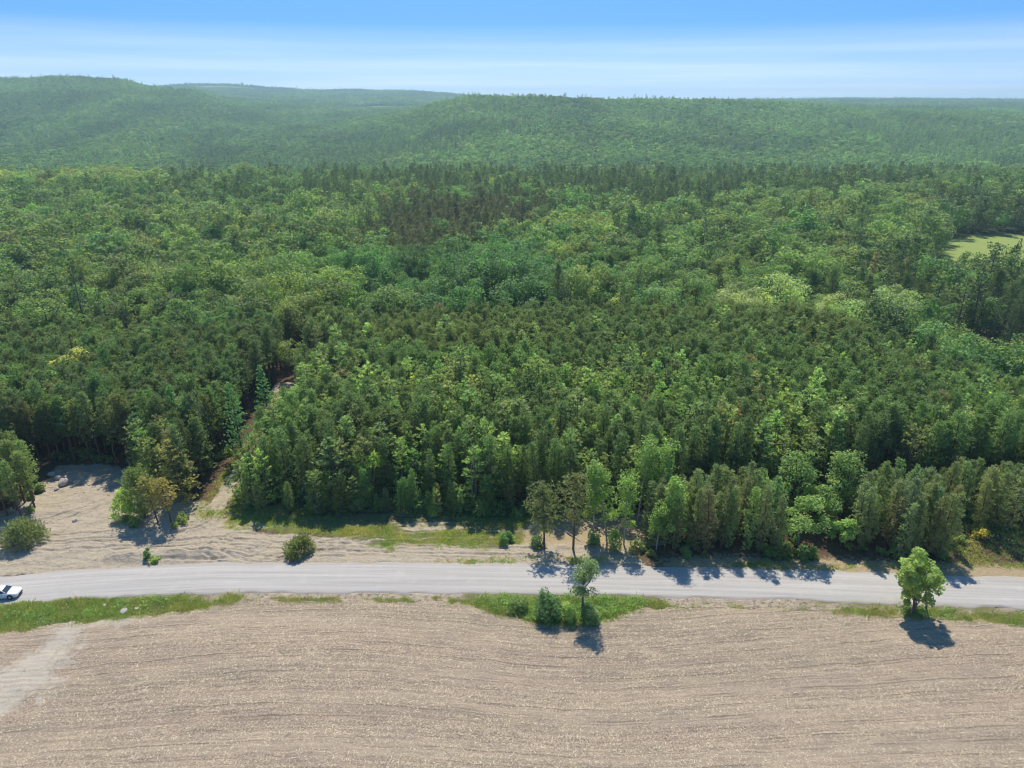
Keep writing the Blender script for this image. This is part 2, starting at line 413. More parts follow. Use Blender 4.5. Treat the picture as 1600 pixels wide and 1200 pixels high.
for (fx, fy, rx, ry) in ((-390, 2420, 300, 110), (-1650, 3980, 420, 260), (-1180, 4050, 420, 230), (-700, 4060, 330, 200), (-480, 2720, 200, 110), (1900, 4000, 400, 220)):
    mead = np.maximum(mead, (((X - fx) / rx)**2 + ((Y - fy) / ry)**2 < 1) * 1.0)
link("terrain", grid_mesh("terrain", X, Y, Z, M_FAR, {"meadow": mead}), kind="structure")

x1 = np.concatenate([np.arange(-150, -84, .8), np.arange(-84, -8, .22), np.arange(-8, 84, .5), np.arange(84, 150.1, .8)])
y1 = np.concatenate([np.arange(10, 70, 2.0), np.arange(70, 83, 0.4), np.arange(83, 101, .17), np.arange(101, 122, .5), np.arange(122, 196, 1.0)])
X, Y = np.meshgrid(x1, y1); Z = ground_h(X, Y)
wob = (fbm(X / 4, Y / 4, 51, 4) - 0.5)
sand = np.maximum(smooth(-1.2, 0.8, poly_sd(X, Y, SAND) + wob * 3.2), smooth(-0.8, 0.6, poly_sd(X, Y, LANE) + wob * 1.5) * 0.85)
grass = smooth(-1.0, 1.2, poly_sd(X, Y, GRASS) + wob * 4)
streak = fbm(X / 14, Y / 1.6, 77, 4)
grass = grass * smooth(0.74, 0.54, streak) * (0.55 + 0.6 * fbm(X / 2.2, Y / 1.4, 78, 3))
sand = np.maximum(sand, smooth(-1, 1, poly_sd(X, Y, GRASS) + wob * 4) * smooth(0.55, 0.64, streak) * 0.75 * smooth(98, 96, Y))
gsx, gsy = W(1560, 585)
grass = np.maximum(grass, 1.2 * (((X - gsx - 6) / 24)**2 + ((Y - gsy + 6) / 26)**2 < 1 + wob))
dry = smooth(-1.5, 1, poly_sd(X, Y, DRY) + wob * 4)
sidestrip = smooth(ROAD_HW + 6, ROAD_HW + 0.5, np.abs(Y - road_y(X)))
dry = np.maximum(dry, sidestrip * smooth(14, 30, X) * 0.9 * (Y > road_y(X)))
south = (Y < road_y(X) - ROAD_HW + 0.2)
dens_s = np.interp(X, [-110, -72, -45, -40, -34, -8, -5, 20, 23, 36, 41, 52, 58, 110], [1, 1, .95, .8, .2, .2, 1, 1, .1, .15, .5, .7, .75, .75])
grass = np.where(south, dens_s * .75 + (fbm(X / 3, Y / 1.2, 71, 3) - 0.5) * 0.9, grass); sand = np.where(south, 0.62, sand)
# the dumped and tracked earth
lump = sand * (Y > road_y(X) + ROAD_HW + 0.5)
rut = np.abs(fbm(X / 11, (Y + 0.09 * X + 1.6 * fbm(X / 18, Y / 9, 64, 2)) / 0.95, 63, 3) - 0.5)
Z = Z + lump * ((fbm(X / 1.5, Y / 1.3, 61, 4) - 0.5) * 0.36 + np.clip(rut * 5, 0, 1) * 0.07)
# wheel ruts of the machines that moved the earth
ruts = [[(-84, 88.6), (-70, 89.4), (-58, 90.6), (-48, 91.2), (-38, 90.2), (-28, 89.6), (-12, 88.8), (4, 88.4)], [(-84, 91.2), (-72, 91.6), (-60, 92.8), (-52, 95.6), (-49.6, 101), (-50.5, 118)],
        [(-36, 86.2), (-42, 87.4), (-46, 90), (-45, 92.4), (-41, 92.6), (-38.6, 90.6), (-40, 88.2), (-46, 87.2), (-54, 87.2)], [(-44, 86.4), (-48.5, 89), (-49.8, 93), (-50, 98), (-49.8, 104)],
        [(-38, 86.2), (-32, 88.6), (-28, 91), (-22, 92.4), (-10, 93.2), (-2, 93.0)], [(-84, 94), (-76, 97.5), (-70, 103), (-72, 109)], [(-62, 87.6), (-54, 89.2), (-46, 88.8), (-36, 87.8), (-26, 88.2)]]
rutd = np.zeros_like(Z)
for line in ruts:
    P0 = np.array(line, float); tt = np.linspace(0, len(P0) - 1, len(P0) * 8); px_ = np.interp(tt, np.arange(len(P0)), P0[:, 0]); py_ = np.interp(tt, np.arange(len(P0)), P0[:, 1])
    for _ in range(3):
        px_[1:-1] = (px_[:-2] + px_[1:-1] * 2 + px_[2:]) / 4; py_[1:-1] = (py_[:-2] + py_[1:-1] * 2 + py_[2:]) / 4
    tx, ty = np.gradient(px_), np.gradient(py_); ll = np.hypot(tx, ty) + 1e-9; nx_, ny_ = -ty / ll, tx / ll
    for off in (-.85, .85):
        lx, ly = px_ + nx_ * off, py_ + ny_ * off
        bb = (X > lx.min() - 1.5) & (X < lx.max() + 1.5) & (Y > ly.min() - 1.5) & (Y < ly.max() + 1.5); xx, yy = X[bb], Y[bb]; dd = np.full(xx.shape, 99.0)
        for a_ in range(len(lx) - 1):
            ex, ey = lx[a_ + 1] - lx[a_], ly[a_ + 1] - ly[a_]; q_ = np.clip(((xx - lx[a_]) * ex + (yy - ly[a_]) * ey) / (ex * ex + ey * ey + 1e-9), 0, 1)
            dd = np.minimum(dd, np.hypot(xx - lx[a_] - q_ * ex, yy - ly[a_] - q_ * ey))
        rutd[bb] += -.15 * np.exp(-(dd / .22)**2) + .085 * np.exp(-((dd - .42) / .16)**2)
Z = Z + rutd * np.clip(sand + .3, 0, 1) * (.5 + fbm(X / 4, Y / 4, 66, 2))
grass = np.where(rutd < -.03, grass * .3, grass); sand = np.where((rutd < -.03) & (Y < 98), np.maximum(sand, .8), sand)
berm = np.exp(-((Y - road_y(X) - 6.0) / 1.3)**2) * smooth(-66, -60, X) * smooth(-40, -48, X)
Z = Z + berm * (0.5 + 0.6 * fbm(X / 1.5, Y / 1.5, 62, 3))
Z = Z - 0.14 * (np.abs(Y - road_y(X)) < ROAD_HW - 0.25)
Zf = np.where(Y < field_edge(X) - 0.6, -0.8, 0.0); Z = Z + Zf
link("ground", grid_mesh("ground", X, Y, Z, M_GROUND, {"sand": sand, "grass": grass, "dry": dry}), kind="structure")

def row_coord(x, y):
    f = np.interp(x, [-120, -63, -45, -23, -8, 9, 24, 55, 120], [-3.5, -0.8, 1.8, 3.6, 2.4, 0.4, 1.6, 4.4, 6.5])
    k = 0.45 + 0.55 * smooth(48, 76, y)
    return y - f * k
def smooth1d(xq):  # softened bends of the rows
    return sum(row_coord(xq + d, 60.0) for d in (-6, -3, 0, 3, 6)) / 5
xf = np.arange(-140, 140.01, 0.45); tf = np.concatenate([np.linspace(0, 36, 270), np.linspace(36.6, 66, 60)])
X = np.repeat(xf[None, :], len(tf), 0)
E_ = field_edge(X) + (fbm(X / 2.2, X * 0 + 3, 91, 3) - 0.5) * 1.3
Y = E_ - np.repeat(tf[:, None], len(xf), 1)
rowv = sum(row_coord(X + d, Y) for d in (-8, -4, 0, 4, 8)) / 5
Z = ground_h(X, Y) + 0.07
rows = 0.5 + 0.5 * np.cos(rowv * 2 * np.pi / 0.76)
Z = Z + rows * 0.036 * (0.5 + fbm(X / 5, rowv / 0.76 * 0.7, 92, 3)) + (fbm(X / 0.7, Y / 0.4, 93, 2) - 0.5) * 0.025
Z = np.where(np.repeat(tf[:, None], len(xf), 1) < 0.2, Z - 0.3, Z)
wash = [W(*p) for p in ((-20, 1125), (60, 1085), (100, 1040), (118, 1010), (140, 985), (215, 968), (200, 962), (130, 968), (85, 985), (60, 1010), (20, 1040), (-20, 1060))]
fs = smooth(-3.4, 2.6, poly_sd(X, Y, wash) + (fbm(X / 2.2, Y / 1.4, 95, 4) - 0.5) * 5) * .9
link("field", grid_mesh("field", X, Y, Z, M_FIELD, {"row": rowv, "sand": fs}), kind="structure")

xr = np.arange(-260, 260.01, 0.8); tr_ = np.linspace(-1, 1, 25)
X = np.repeat(xr[None, :], len(tr_), 0); T = np.repeat(tr_[:, None], len(xr), 1)
hw = ROAD_HW + 0.35 + (fbm(X / 2.2, T * 2 + 5, 96, 4) - 0.5) * 1.3
A = T * hw
Y = road_y(X) + A
Z = 0.17 - 0.007 * A * A + (fbm(X / 12, A / 0.45, 97, 3) - 0.5) * 0.05 - 0.30 * (np.abs(T) > 0.97)
Z = Z + far_h(X, Y) * 0
link("road", grid_mesh("road", X, Y, Z, M_ROAD, {"across": A}), kind="structure")

# ------------------------------------------------------------------ growing plants
def unit(v):
    return v / np.maximum(np.linalg.norm(v, axis=-1, keepdims=True), 1e-9)
class Plant:
    """collects leaf sprays (diamonds) and wood (tapered tubes)"""
    def __init__(s, seed):
        s.r = np.random.default_rng(seed); s.lv = []; s.lr = []; s.wv = []; s.wf = []; s.nw = 0
    def leaves(s, c, d, nrm, ln, wd, val=None):
        """c base points, d long axis, nrm facing, sizes"""
        d = unit(d); side = unit(np.cross(d, nrm)); n = len(c)
        ln = np.broadcast_to(np.asarray(ln, float), (n,))[:, None]; wd = np.broadcast_to(np.asarray(wd, float), (n,))[:, None]
        mid = c + d * ln * 0.5
        s.lv.append(np.stack([c, mid + side * wd * .5, c + d * ln, mid - side * wd * .5], 1))
        s.lr.append(s.r.random(n) if val is None else np.clip(val, 0, 1))
    def tube(s, pts, rads, k=5):
        pts = np.array(pts, float); m = len(pts); ring = []
        for i in range(m):
            t = unit(pts[min(i + 1, m - 1)] - pts[max(i - 1, 0)])
            a = unit(np.cross(t, [0.31, 0.95, 0.05])); b = np.cross(t, a)
            th = np.arange(k) * 2 * np.pi / k
            ring.append(pts[i] + rads[i] * (np.cos(th)[:, None] * a + np.sin(th)[:, None] * b))
        s.wv.append(np.concatenate(ring))
        for i in range(m - 1):
            for j in range(k):
                j2 = (j + 1) % k
                s.wf.append([s.nw + i * k + j, s.nw + i * k + j2, s.nw + (i + 1) * k + j2, s.nw + (i + 1) * k + j])
        s.nw += m * k
    def leaf_mesh(s, name):
        v = np.concatenate(s.lv).reshape(-1, 3); n = len(v) // 4
        return quad_mesh(name, v, np.arange(n * 4).reshape(n, 4), M_LEAF, fattr={"leafv": np.concatenate(s.lr)})
    def wood_mesh(s, name, m):
        return quad_mesh(name, np.concatenate(s.wv), s.wf, m, smooth_shade=True)
    def whole_mesh(s, name, m):
        v = np.concatenate(s.lv).reshape(-1, 3); n = len(v) // 4; f = np.arange(n * 4).reshape(n, 4); lr = np.concatenate(s.lr); mi = np.zeros(n, int)
        if s.wv:
            v2 = np.concatenate(s.wv); f2 = np.array(s.wf) + len(v)
            v = np.concatenate([v, v2]); f = np.concatenate([f, f2]); lr = np.concatenate([lr, np.full(len(f2), .5)]); mi = np.concatenate([mi, np.ones(len(f2), int)])
        return quad_mesh(name, v, f, [M_LEAF, m], matidx=mi, fattr={"leafv": lr})

def merge(a, b, dx=0.0, dy=0.0):
    d = np.array([dx, dy, 0.0])
    a.lv += [q + d for q in b.lv]; a.lr += b.lr; a.wf += [[i + a.nw for i in f] for f in b.wf]; a.wv += [q + d for q in b.wv]; a.nw += b.nw
    return a
def rdir(r, n):
    return unit(r.normal(size=(n, 3)))

def broadleaf(seed, h=13, w=9, cb=3.0, ncl=34, nl=80, size=0.42, limbs=6, wood=True, flat=0.78, clump=0.20, top_heavy=0.0, k=6):
    p = Plant(seed); r = p.r
    cz = cb + (h - cb) * 0.47; rz = (h - cb) * 0.52; rx = w / 2
    ax = rx * r.uniform(.86, 1.12); ay = rx * r.uniform(.86, 1.12)
    d = rdir(r, ncl * 3); d = d[d[:, 2] > -0.55][:ncl]
    rad = r.uniform(0.45, 1.0, len(d)) ** 0.6
    cc = np.stack([d[:, 0] * ax, d[:, 1] * ay, d[:, 2] * rz], 1) * rad[:, None]
    shrink = 1 - top_heavy * np.clip(-cc[:, 2] / rz, 0, 1); cc[:, 0] *= shrink; cc[:, 1] *= shrink
    cc[:, 2] += cz + r.normal(0, .35, len(d))
    cr = w * clump * r.uniform(.65, 1.3, len(d))
    for c, q in zip(cc, cr):
        n = int(nl * r.uniform(.7, 1.2)); e = rdir(r, n); e[:, 2] = np.abs(e[:, 2]) * np.where(r.random(n) < .75, 1, -1)
        pos = c + e * np.array([1, 1, flat]) * q * (r.uniform(0.25, 1.0, (n, 1)) ** 0.45)
        nr = unit(e * 0.55 + np.array([0, 0, .55]) + r.normal(0, .5, (n, 3)))
        ld = np.cross(nr, rdir(r, n)); sz = size * r.uniform(.6, 1.35, n)
        p.leaves(pos - unit(ld) * sz[:, None] * .5, ld, nr, sz, sz * .75, r.normal(.5, .2) * .55 + r.random(n) * .45)
    if wood:
        lean = r.normal(0, .25, 2); r0 = h * 0.017
        fork = np.array([lean[0], lean[1], cb + (h - cb) * .22])
        p.tube([(0, 0, -.6), (lean[0] * .4, lean[1] * .4, cb * .5), fork, (lean[0] * 1.5, lean[1] * 1.5, h * .8)], [r0 * 1.35, r0, r0 * .8, r0 * .15], k)
        for i in np.argsort(-cr)[:limbs]:
            b = fork * np.array([1, 1, r.uniform(.75, 1.25)])
            m = b * .45 + cc[i] * .55; m[2] = b[2] * .6 + cc[i][2] * .4
            p.tube([b, m, cc[i]], [r0 * .5, r0 * .35, r0 * .1], 4)
    return p

def red_pine(seed, h=14, w=4.4, cb=5.0, nb=46, tufts=7, blades=6, bl=0.46, bw=0.13, up=0.35, wood=True, prof=0.3, k=6, dead=8):
    p = Plant(seed); r = p.r
    lean = r.normal(0, .02, 2) * h
    ax = lambda z: np.array([lean[0] * (z / h) ** 2, lean[1] * (z / h) ** 2, z])
    C, D, V = [], [], []
    for i in range(nb):
        t = (i + r.random()) / nb; z = cb + (h - cb) * t
        ra = w / 2 * (np.clip(t / prof, .35, 1) if t < prof else ((1 - t) / (1 - prof)) ** .46 * .90 + .10) * r.uniform(.68, 1.18)
        a = i * 2.399 + r.normal(0, .35); el = up + .55 * t + r.normal(0, .12)
        d = np.array([math.cos(a) * math.cos(el), math.sin(a) * math.cos(el), math.sin(el)])
        o = ax(z); tip = o + d * ra + np.array([0, 0, .10 * ra])
        if wood and i % 2 == 0 and t < .8:
            p.tube([o, o + d * ra * .9], [.035, .012], 3)
        nt = max(2, int(tufts * (.45 + .8 * ra / (w / 2))))
        q = r.uniform(.35, 1.0, nt)[:, None]
        C.append(o + (tip - o) * q + r.normal(0, .14 + .07 * ra, (nt, 3)) * np.array([1, 1, .75])); 
        dd = d * .55 + np.array([0, 0, .75]) + r.normal(0, .25, (nt, 3)); D.append(unit(dd)); V.append(np.full(nt, np.clip(r.normal(.5, .17), 0, 1)) + r.normal(0, .08, nt))
    C = np.concatenate(C + [np.array([ax(h) - [0, 0, .2], ax(h) - [0, 0, .7]])]); D = np.concatenate(D + [np.array([[0, 0, 1.], [0, 0, 1.]])]); V = np.concatenate(V + [np.array([.6, .5])])
    C = np.repeat(C, blades, 0); D = np.repeat(D, blades, 0); V = np.repeat(V, blades)
    bd = unit(D * .75 + rdir(r, len(C)) * .85)
    nr = unit(np.cross(bd, rdir(r, len(C))))
    p.leaves(C, bd, nr, bl * r.uniform(.7, 1.3, len(C)), bw * r.uniform(.7, 1.3, len(C)), V * .7 + r.random(len(C)) * .3)
    if wood:
        r0 = h * .0105 + .03
        p.tube([(0, 0, -.6), ax(h * .35), ax(h * .7), ax(h * .98)], [r0 * 1.2, r0 * .9, r0 * .55, r0 * .12], k)
        for i in range(dead):
            z = cb * r.uniform(.45, 1); a = r.random() * 6.28; l = r.uniform(.4, 1.1)
            p.tube([ax(z), ax(z) + np.array([math.cos(a) * l, math.sin(a) * l, -.05])], [.022, .006], 3)
    return p

def white_pine(seed, h=13, w=5.4, cb=2.2, nb=44, tufts=10, blades=6, bl=0.48, bw=0.14, wood=True, k=6):
    p = Plant(seed); r = p.r; C, D, V = [], [], []
    for i in range(nb):
        t = (i + r.random()) / nb; wh = round(t * 11) / 11 * .75 + t * .25
        z = cb + (h - cb) * wh
        ra = w / 2 * (1 - wh) ** .58 * r.uniform(.6, 1.15) + .2
        if t < .18:
            ra *= .75
        a = i * 2.399 + r.normal(0, .4); el = .08 + .55 * wh ** 2 + r.normal(0, .07)
        d = np.array([math.cos(a) * math.cos(el), math.sin(a) * math.cos(el), math.sin(el)]); o = np.array([0, 0, z])
        side = np.array([-math.sin(a), math.cos(a), 0])
        if wood and i % 2 == 0:
            p.tube([o, o + d * ra * .9], [.04, .012], 3)
        nt = max(3, int(tufts * (.35 + .9 * ra / (w / 2))))
        q = r.uniform(.25, 1.0, nt) ** .8; lat = r.normal(0, .26, nt) * ra * q
        C.append(o + d * (ra * q)[:, None] + side * lat[:, None] + r.normal(0, .08, (nt, 3)) + np.array([0, 0, 1.]) * (q * q * .10 * ra)[:, None])
        D.append(unit(d + side * (lat / (ra + .1))[:, None] * 1.2 + np.array([0, 0, .22]) + r.normal(0, .15, (nt, 3)))); V.append(np.clip(np.full(nt, r.normal(.48, .15)) + q * .12, 0, 1))
    C = np.concatenate(C + [np.array([[0, 0, h - .4], [0, 0, h - .9]])]); D = np.concatenate(D + [np.array([[0, 0, 1.], [0, .2, 1.]])]); V = np.concatenate(V + [np.array([.7, .6])])
    C = np.repeat(C, blades, 0); D = np.repeat(D, blades, 0); V = np.repeat(V, blades)
    bd = unit(D * 1.0 + rdir(r, len(C)) * np.array([.75, .75, .45]))
    nr = unit(np.array([0, 0, 1.]) + r.normal(0, .55, (len(C), 3)))
    p.leaves(C, bd, nr, bl * r.uniform(.7, 1.3, len(C)), bw * r.uniform(.8, 1.4, len(C)), V * .75 + r.random(len(C)) * .25)
    if wood:
        r0 = h * .0115 + .03
        p.tube([(0, 0, -.6), (0, 0, h * .4), (0, 0, h * .97)], [r0 * 1.2, r0 * .8, r0 * .1], k)
    return p

def spruce(seed, h=15, w=4.6, cb=0.8, nb=90, tufts=7, blades=4, bl=0.42, bw=0.2, wood=True, drop=-.22, k=5, power=.9):
    p = Plant(seed); r = p.r; C, D, V = [], [], []
    for i in range(nb):
        t = ((i + r.random()) / nb) ** 1.1; z = cb + (h - cb) * t
        ra = w / 2 * (1 - t) ** power * r.uniform(.75, 1.12) + .12; a = i * 2.399 + r.normal(0, .3); el = drop + .75 * t ** 2 + r.normal(0, .08)
        d = np.array([math.cos(a) * math.cos(el), math.sin(a) * math.cos(el), math.sin(el)]); o = np.array([0, 0, z]); side = np.array([-math.sin(a), math.cos(a), 0])
        nt = max(2, int(tufts * (.3 + ra / (w / 2)))); q = r.uniform(.3, 1, nt)
        C.append(o + d * (ra * q)[:, None] + side * (r.normal(0, .18, nt) * ra * q)[:, None] + r.normal(0, .06, (nt, 3))); D.append(np.repeat(unit(d + np.array([0, 0, .1]))[None], nt, 0)); V.append(np.clip(np.full(nt, r.normal(.5, .15)), 0, 1))
    C = np.concatenate(C + [np.array([[0, 0, h - .35]])]); D = np.concatenate(D + [np.array([[0, 0, 1.]])]); V = np.concatenate(V + [np.array([.5])])
    C = np.repeat(C, blades, 0); D = np.repeat(D, blades, 0); V = np.repeat(V, blades)
    bd = unit(D + rdir(r, len(C)) * .65); nr = unit(np.array([0, 0, .8]) + r.normal(0, .6, (len(C), 3)))
    p.leaves(C, bd, nr, bl * r.uniform(.7, 1.3, len(C)), bw * r.uniform(.7, 1.3, len(C)), V * .75 + r.random(len(C)) * .25)
    if wood:
        r0 = h * .010 + .03; p.tube([(0, 0, -.6), (0, 0, h * .5), (0, 0, h * .97)], [r0 * 1.2, r0 * .7, r0 * .1], k)
    return p

def aspen(seed, h=12, w=3.4, cb=5.0, ncl=15, nl=75, size=.30, stems=1):
    p = Plant(seed); r = p.r
    for sidx in range(stems):
        bx, by = (0, 0) if sidx == 0 else r.normal(0, .8, 2)
        hh = h * (1 if sidx == 0 else r.uniform(.75, .95)); ln = r.normal(0, .05, 2) * hh
        ax = lambda z: np.array([bx + ln[0] * (z / hh) ** 1.5, by + ln[1] * (z / hh) ** 1.5, z])
        r0 = .095 + .005 * hh * r.uniform(.8, 1.1) * .5
        p.tube([ax(0) - [0, 0, .5], ax(hh * .3), ax(hh * .6), ax(hh * .95)], [r0 * 1.15, r0, r0 * .7, r0 * .15], 6)
        for i in range(ncl):
            t = (i + r.random()) / ncl; z = cb + (hh - cb) * (t ** .8) * .97
            a = i * 2.4 + r.normal(0, .5); rad = w / 2 * (1 - .55 * t) * r.uniform(.25, 1.0)
            c = ax(z) + np.array([math.cos(a) * rad, math.sin(a) * rad, rad * .45]); q = w * .19 * r.uniform(.7, 1.3)
            p.tube([ax(z), c], [r0 * .28, .01], 3)
            n = int(nl * r.uniform(.6, 1.2)); e = rdir(r, n); pos = c + e * q * r.uniform(.3, 1, (n, 1)) ** .5
            nr = unit(e * .5 + r.normal(0, .7, (n, 3)) + [0, 0, .3]); ld = np.cross(nr, rdir(r, n)); sz = size * r.uniform(.6, 1.3, n)
            p.leaves(pos, ld, nr, sz, sz * .8, r.normal(.5, .15) * .5 + r.random(n) * .5)
    return p

def bush(seed, h=2.2, w=3.2, ncl=16, nl=70, size=.26, stems=5, spiky=False):
    p = Plant(seed); r = p.r
    for i in range(ncl):
        d = rdir(r, 1)[0]; d[2] = abs(d[2]); rad = r.uniform(.45, 1) ** .6
        c = d * np.array([w / 2 * .78, w / 2 * .78, h * .72]) * rad + np.array([0, 0, h * .13]); q = w * .19 * r.uniform(.7, 1.35)
        n = int(nl * r.uniform(.7, 1.2)); e = rdir(r, n)
        pos = c + e * q * r.uniform(.3, 1, (n, 1)) ** .5; pos[:, 2] = np.maximum(pos[:, 2], .05)
        sz = size * r.uniform(.6, 1.4, n); v = r.normal(.5, .18) * .55 + r.random(n) * .45
        if spiky:
            bd = unit(e * .5 + d * .5 + np.array([0, 0, .5]) + r.normal(0, .4, (n, 3))); p.leaves(pos, bd, unit(r.normal(0, 1, (n, 3))), sz * 1.5, sz * .42, v)
        else:
            nr = unit(e * .6 + r.normal(0, .5, (n, 3)) + [0, 0, .5]); ld = np.cross(nr, rdir(r, n)); p.leaves(pos, ld, nr, sz, sz * .75, v)
        if i < stems:
            p.tube([(r.normal(0, .12), r.normal(0, .12), -.3), c * .5 + [0, 0, .1], c], [.045, .03, .01], 4)
    return p

def dead_tree(seed, h=9.5):
    p = Plant(seed); r = p.r
    p.tube([(0, 0, -.5), (.1, 0, h * .4), (.05, .1, h * .8), (.2, 0, h)], [.14, .11, .06, .015], 6)
    for i in range(30):
        z = h * r.uniform(.22, .97); a = r.random() * 6.28; l = r.uniform(.8, 2.3) * (1.15 - z / h * .7)
        o = np.array([.1, 0, z]); d = np.array([math.cos(a), math.sin(a), r.uniform(.2, .8)]); tip = o + d * l
        p.tube([o, o + d * l * .55, tip + [0, 0, .15]], [.04, .026, .008], 4)
        for j in range(4):
            b = o + d * l * r.uniform(.35, .95); p.tube([b, b + r.normal(0, .35, 3) + [0, 0, .3]], [.014, .005], 3)
    return p

def tuft(seed, n=14, h=.42, spread=.28, wd=.05):
    p = Plant(seed); r = p.r
    a = r.random(n) * 6.28; d = np.stack([np.cos(a) * r.uniform(.1, .8, n), np.sin(a) * r.uniform(.1, .8, n), np.ones(n)], 1)
    b = np.stack([r.normal(0, spread, n), r.normal(0, spread, n), np.full(n, -.03)], 1)
    p.leaves(b, d, unit(r.normal(0, 1, (n, 3))), h * r.uniform(.5, 1.2, n), wd * r.uniform(.7, 1.5, n)); return p
def weed(seed, n=46, h=.7, spread=.5, size=.2):
    p = Plant(seed); r = p.r
    b = r.normal(0, 1, (n, 3)) * [spread, spread, 0]; b[:, 2] = r.uniform(.05, h, n) * np.exp(-(b[:, 0]**2 + b[:, 1]**2) / (2 * (spread * 1.3)**2))
    nr = unit(r.normal(0, .6, (n, 3)) + [0, 0, .9]); ld = np.cross(nr, rdir(r, n)); p.leaves(b, ld, nr, size * r.uniform(.6, 1.4, n), size * .7); return p

# ------------------------------------------------------------------ where each tree stands
KINDS = ["red_pine", "white_pine", "spruce", "broadleaf"]
def vis_filter(x, y, m=0.86):
    return np.abs(x) < m * (y * math.cos(PITCH) + CAM_H * math.sin(PITCH)) + 10
def jgrid(x0, x1, y0, y1, sp, jit=.35, rng=RNG, skew=0.0):
    nx = int((x1 - x0) / sp) + 1; ny = int((y1 - y0) / sp) + 1
    X, Y = np.meshgrid(np.arange(nx) * sp + x0, np.arange(ny) * sp + y0)
    X = X + (np.arange(ny) % 2)[:, None] * sp * .5
    X = X + rng.uniform(-jit, jit, X.shape) * sp; Y = Y + rng.uniform(-jit, jit, X.shape) * sp
    return X.ravel(), Y.ravel()

def upoly(pts, z=12.0):
    return [W(px, py, z) for px, py in pts]
P_LEFT = [(-175, 111), (-100, 112.5), (-86, 117), (-74, 115.5), (-67, 108), (-63, 103.5), (-56.2, 103), (-57, 128), (-59.5, 160), (-58, 172), (-80, 166), (-130, 168), (-190, 172)]
P_CENT = [(-47, 101.0), (-36, 102), (-20, 102), (-6, 100), (3, 98.5), (12, 98.5), (22, 100.5), (36, 102.5), (60, 103.5), (100, 105), (140, 107), (140, 122), (104, 127), (93, 134), (90, 148), (84, 176), (20, 180), (-54, 178), (-50, 162), (-49.5, 148), (-48.8, 122)]
P_ROAD = [(19, 88.5), (27, 87.2), (45, 86.8), (60, 86.0), (66, 86.0), (71, 90), (76, 92), (90, 91), (110, 88), (140, 85), (140, 96), (100, 101), (70, 101), (58, 99), (46, 99), (30, 97), (22, 96)]
P_SWEST = [(-160, 93), (-98, 94.5), (-84, 96.4), (-80.8, 97.4), (-80.8, 99.8), (-83.2, 103.5), (-86.5, 107), (-98, 110), (-160, 110)]

C_OLIVE = np.array([.062, .088, .042]); C_OLIVE2 = np.array([.072, .092, .042]); C_MID = np.array([.072, .110, .046]); C_WP = np.array([.102, .134, .058]); C_SPR = np.array([.052, .080, .042])
C_BL = np.array([.077, .109, .039]); C_DEEP = np.array([.050, .096, .034]); C_BRIGHT = np.array([.106, .139, .046]); C_PALE = np.array([.118, .150, .066]); C_BROWN = np.array([.070, .076, .046])
trees = {k: [] for k in KINDS}      # rows: x, y, height factor, r, g, b, stand
STANDS = ["left", "lane", "front", "light", "back", "road", "wood_l", "wood_c", "wood_r", "bank", "step"]
def add(kind, x, y, hf, col, stand):
    n = len(x)
    if n == 0:
        return
    col = np.broadcast_to(col, (n, 3)); trees[kind].append(np.column_stack([x, y, np.broadcast_to(hf, n), col, np.full(n, STANDS.index(stand) if isinstance(stand, str) else 0)]))
def vary(col, n, amt=.14):
    v = 1 + RNG.normal(0, amt, (n, 1)); hue = 1 + RNG.normal(0, .07, (n, 3)); return np.clip(np.broadcast_to(col, (n, 3)) * v * hue, .012, .3)

# plantations: rows of pines
x, y = jgrid(-190, -50, 102, 176, 2.45, .38); k = poly_sd(x, y, P_LEFT) > 0; x, y = x[k], y[k]
gl_ = fbm(x / 16, y / 16, 101, 3); wp = (gl_ > .60) & (RNG.random(len(x)) < .5)
add("red_pine", x[~wp], y[~wp], RNG.normal(1, .055, (~wp).sum()), vary(C_OLIVE * .93, (~wp).sum()) * (1 + .35 * (fbm(x[~wp] / 20, y[~wp] / 20, 103, 3) - .5))[:, None], "left")
add("white_pine", x[wp], y[wp], RNG.normal(.98, .08, wp.sum()), vary(C_WP * .85, wp.sum()), "left")
x, y = jgrid(-60, 140, 96, 182, 2.45, .38); k = poly_sd(x, y, P_CENT) > 0; x, y = x[k], y[k]
low_e = (1 - .24 * smooth(-41, -47, x) * (y < 158)) * (1 - .13 * smooth(110, 101, y) * (x < 16))
lightband = smooth(150, 136, y + (fbm(x / 22, y / 14, 111, 3) - .5) * 30)
pw = (0.14 + .62 * lightband * smooth(.36, .60, fbm(x / 18, y / 12, 112, 3)) + .44 * smooth(112, 106, y) * smooth(14, -2, x)) * smooth(178, 168, y)
wp = RNG.random(len(x)) < pw
tone = (smooth(.35, .65, fbm(x / 26, y / 18, 113, 3)))[:, None]
col = vary(1, len(x), .10) * 0 + 0
rp = ~wp; tn = tone[rp]
base = np.where(y[rp][:, None] > 148, C_OLIVE * (1 - tn) + C_OLIVE2 * tn, C_MID * tn + C_OLIVE * (1 - tn))
stand = np.where(y > 148, STANDS.index("back"), np.where(y > 112, STANDS.index("light"), STANDS.index("front")))
for sname in ("front", "light", "back"):
    q = rp & (stand == STANDS.index(sname)); n = q.sum(); b = base[stand[rp] == STANDS.index(sname)]
    add("red_pine", x[q], y[q], RNG.normal(1, .055, n) * low_e[q], np.clip(b * (1 + RNG.normal(0, .10, (n, 1))), .012, .3), sname)
    q = wp & (stand == STANDS.index(sname)); n = q.sum()
    add("white_pine", x[q], y[q], RNG.normal(1.0, .11, n) * low_e[q], vary(C_WP * np.where(RNG.random((n, 1)) < .4, 1.18, .95), n), sname)
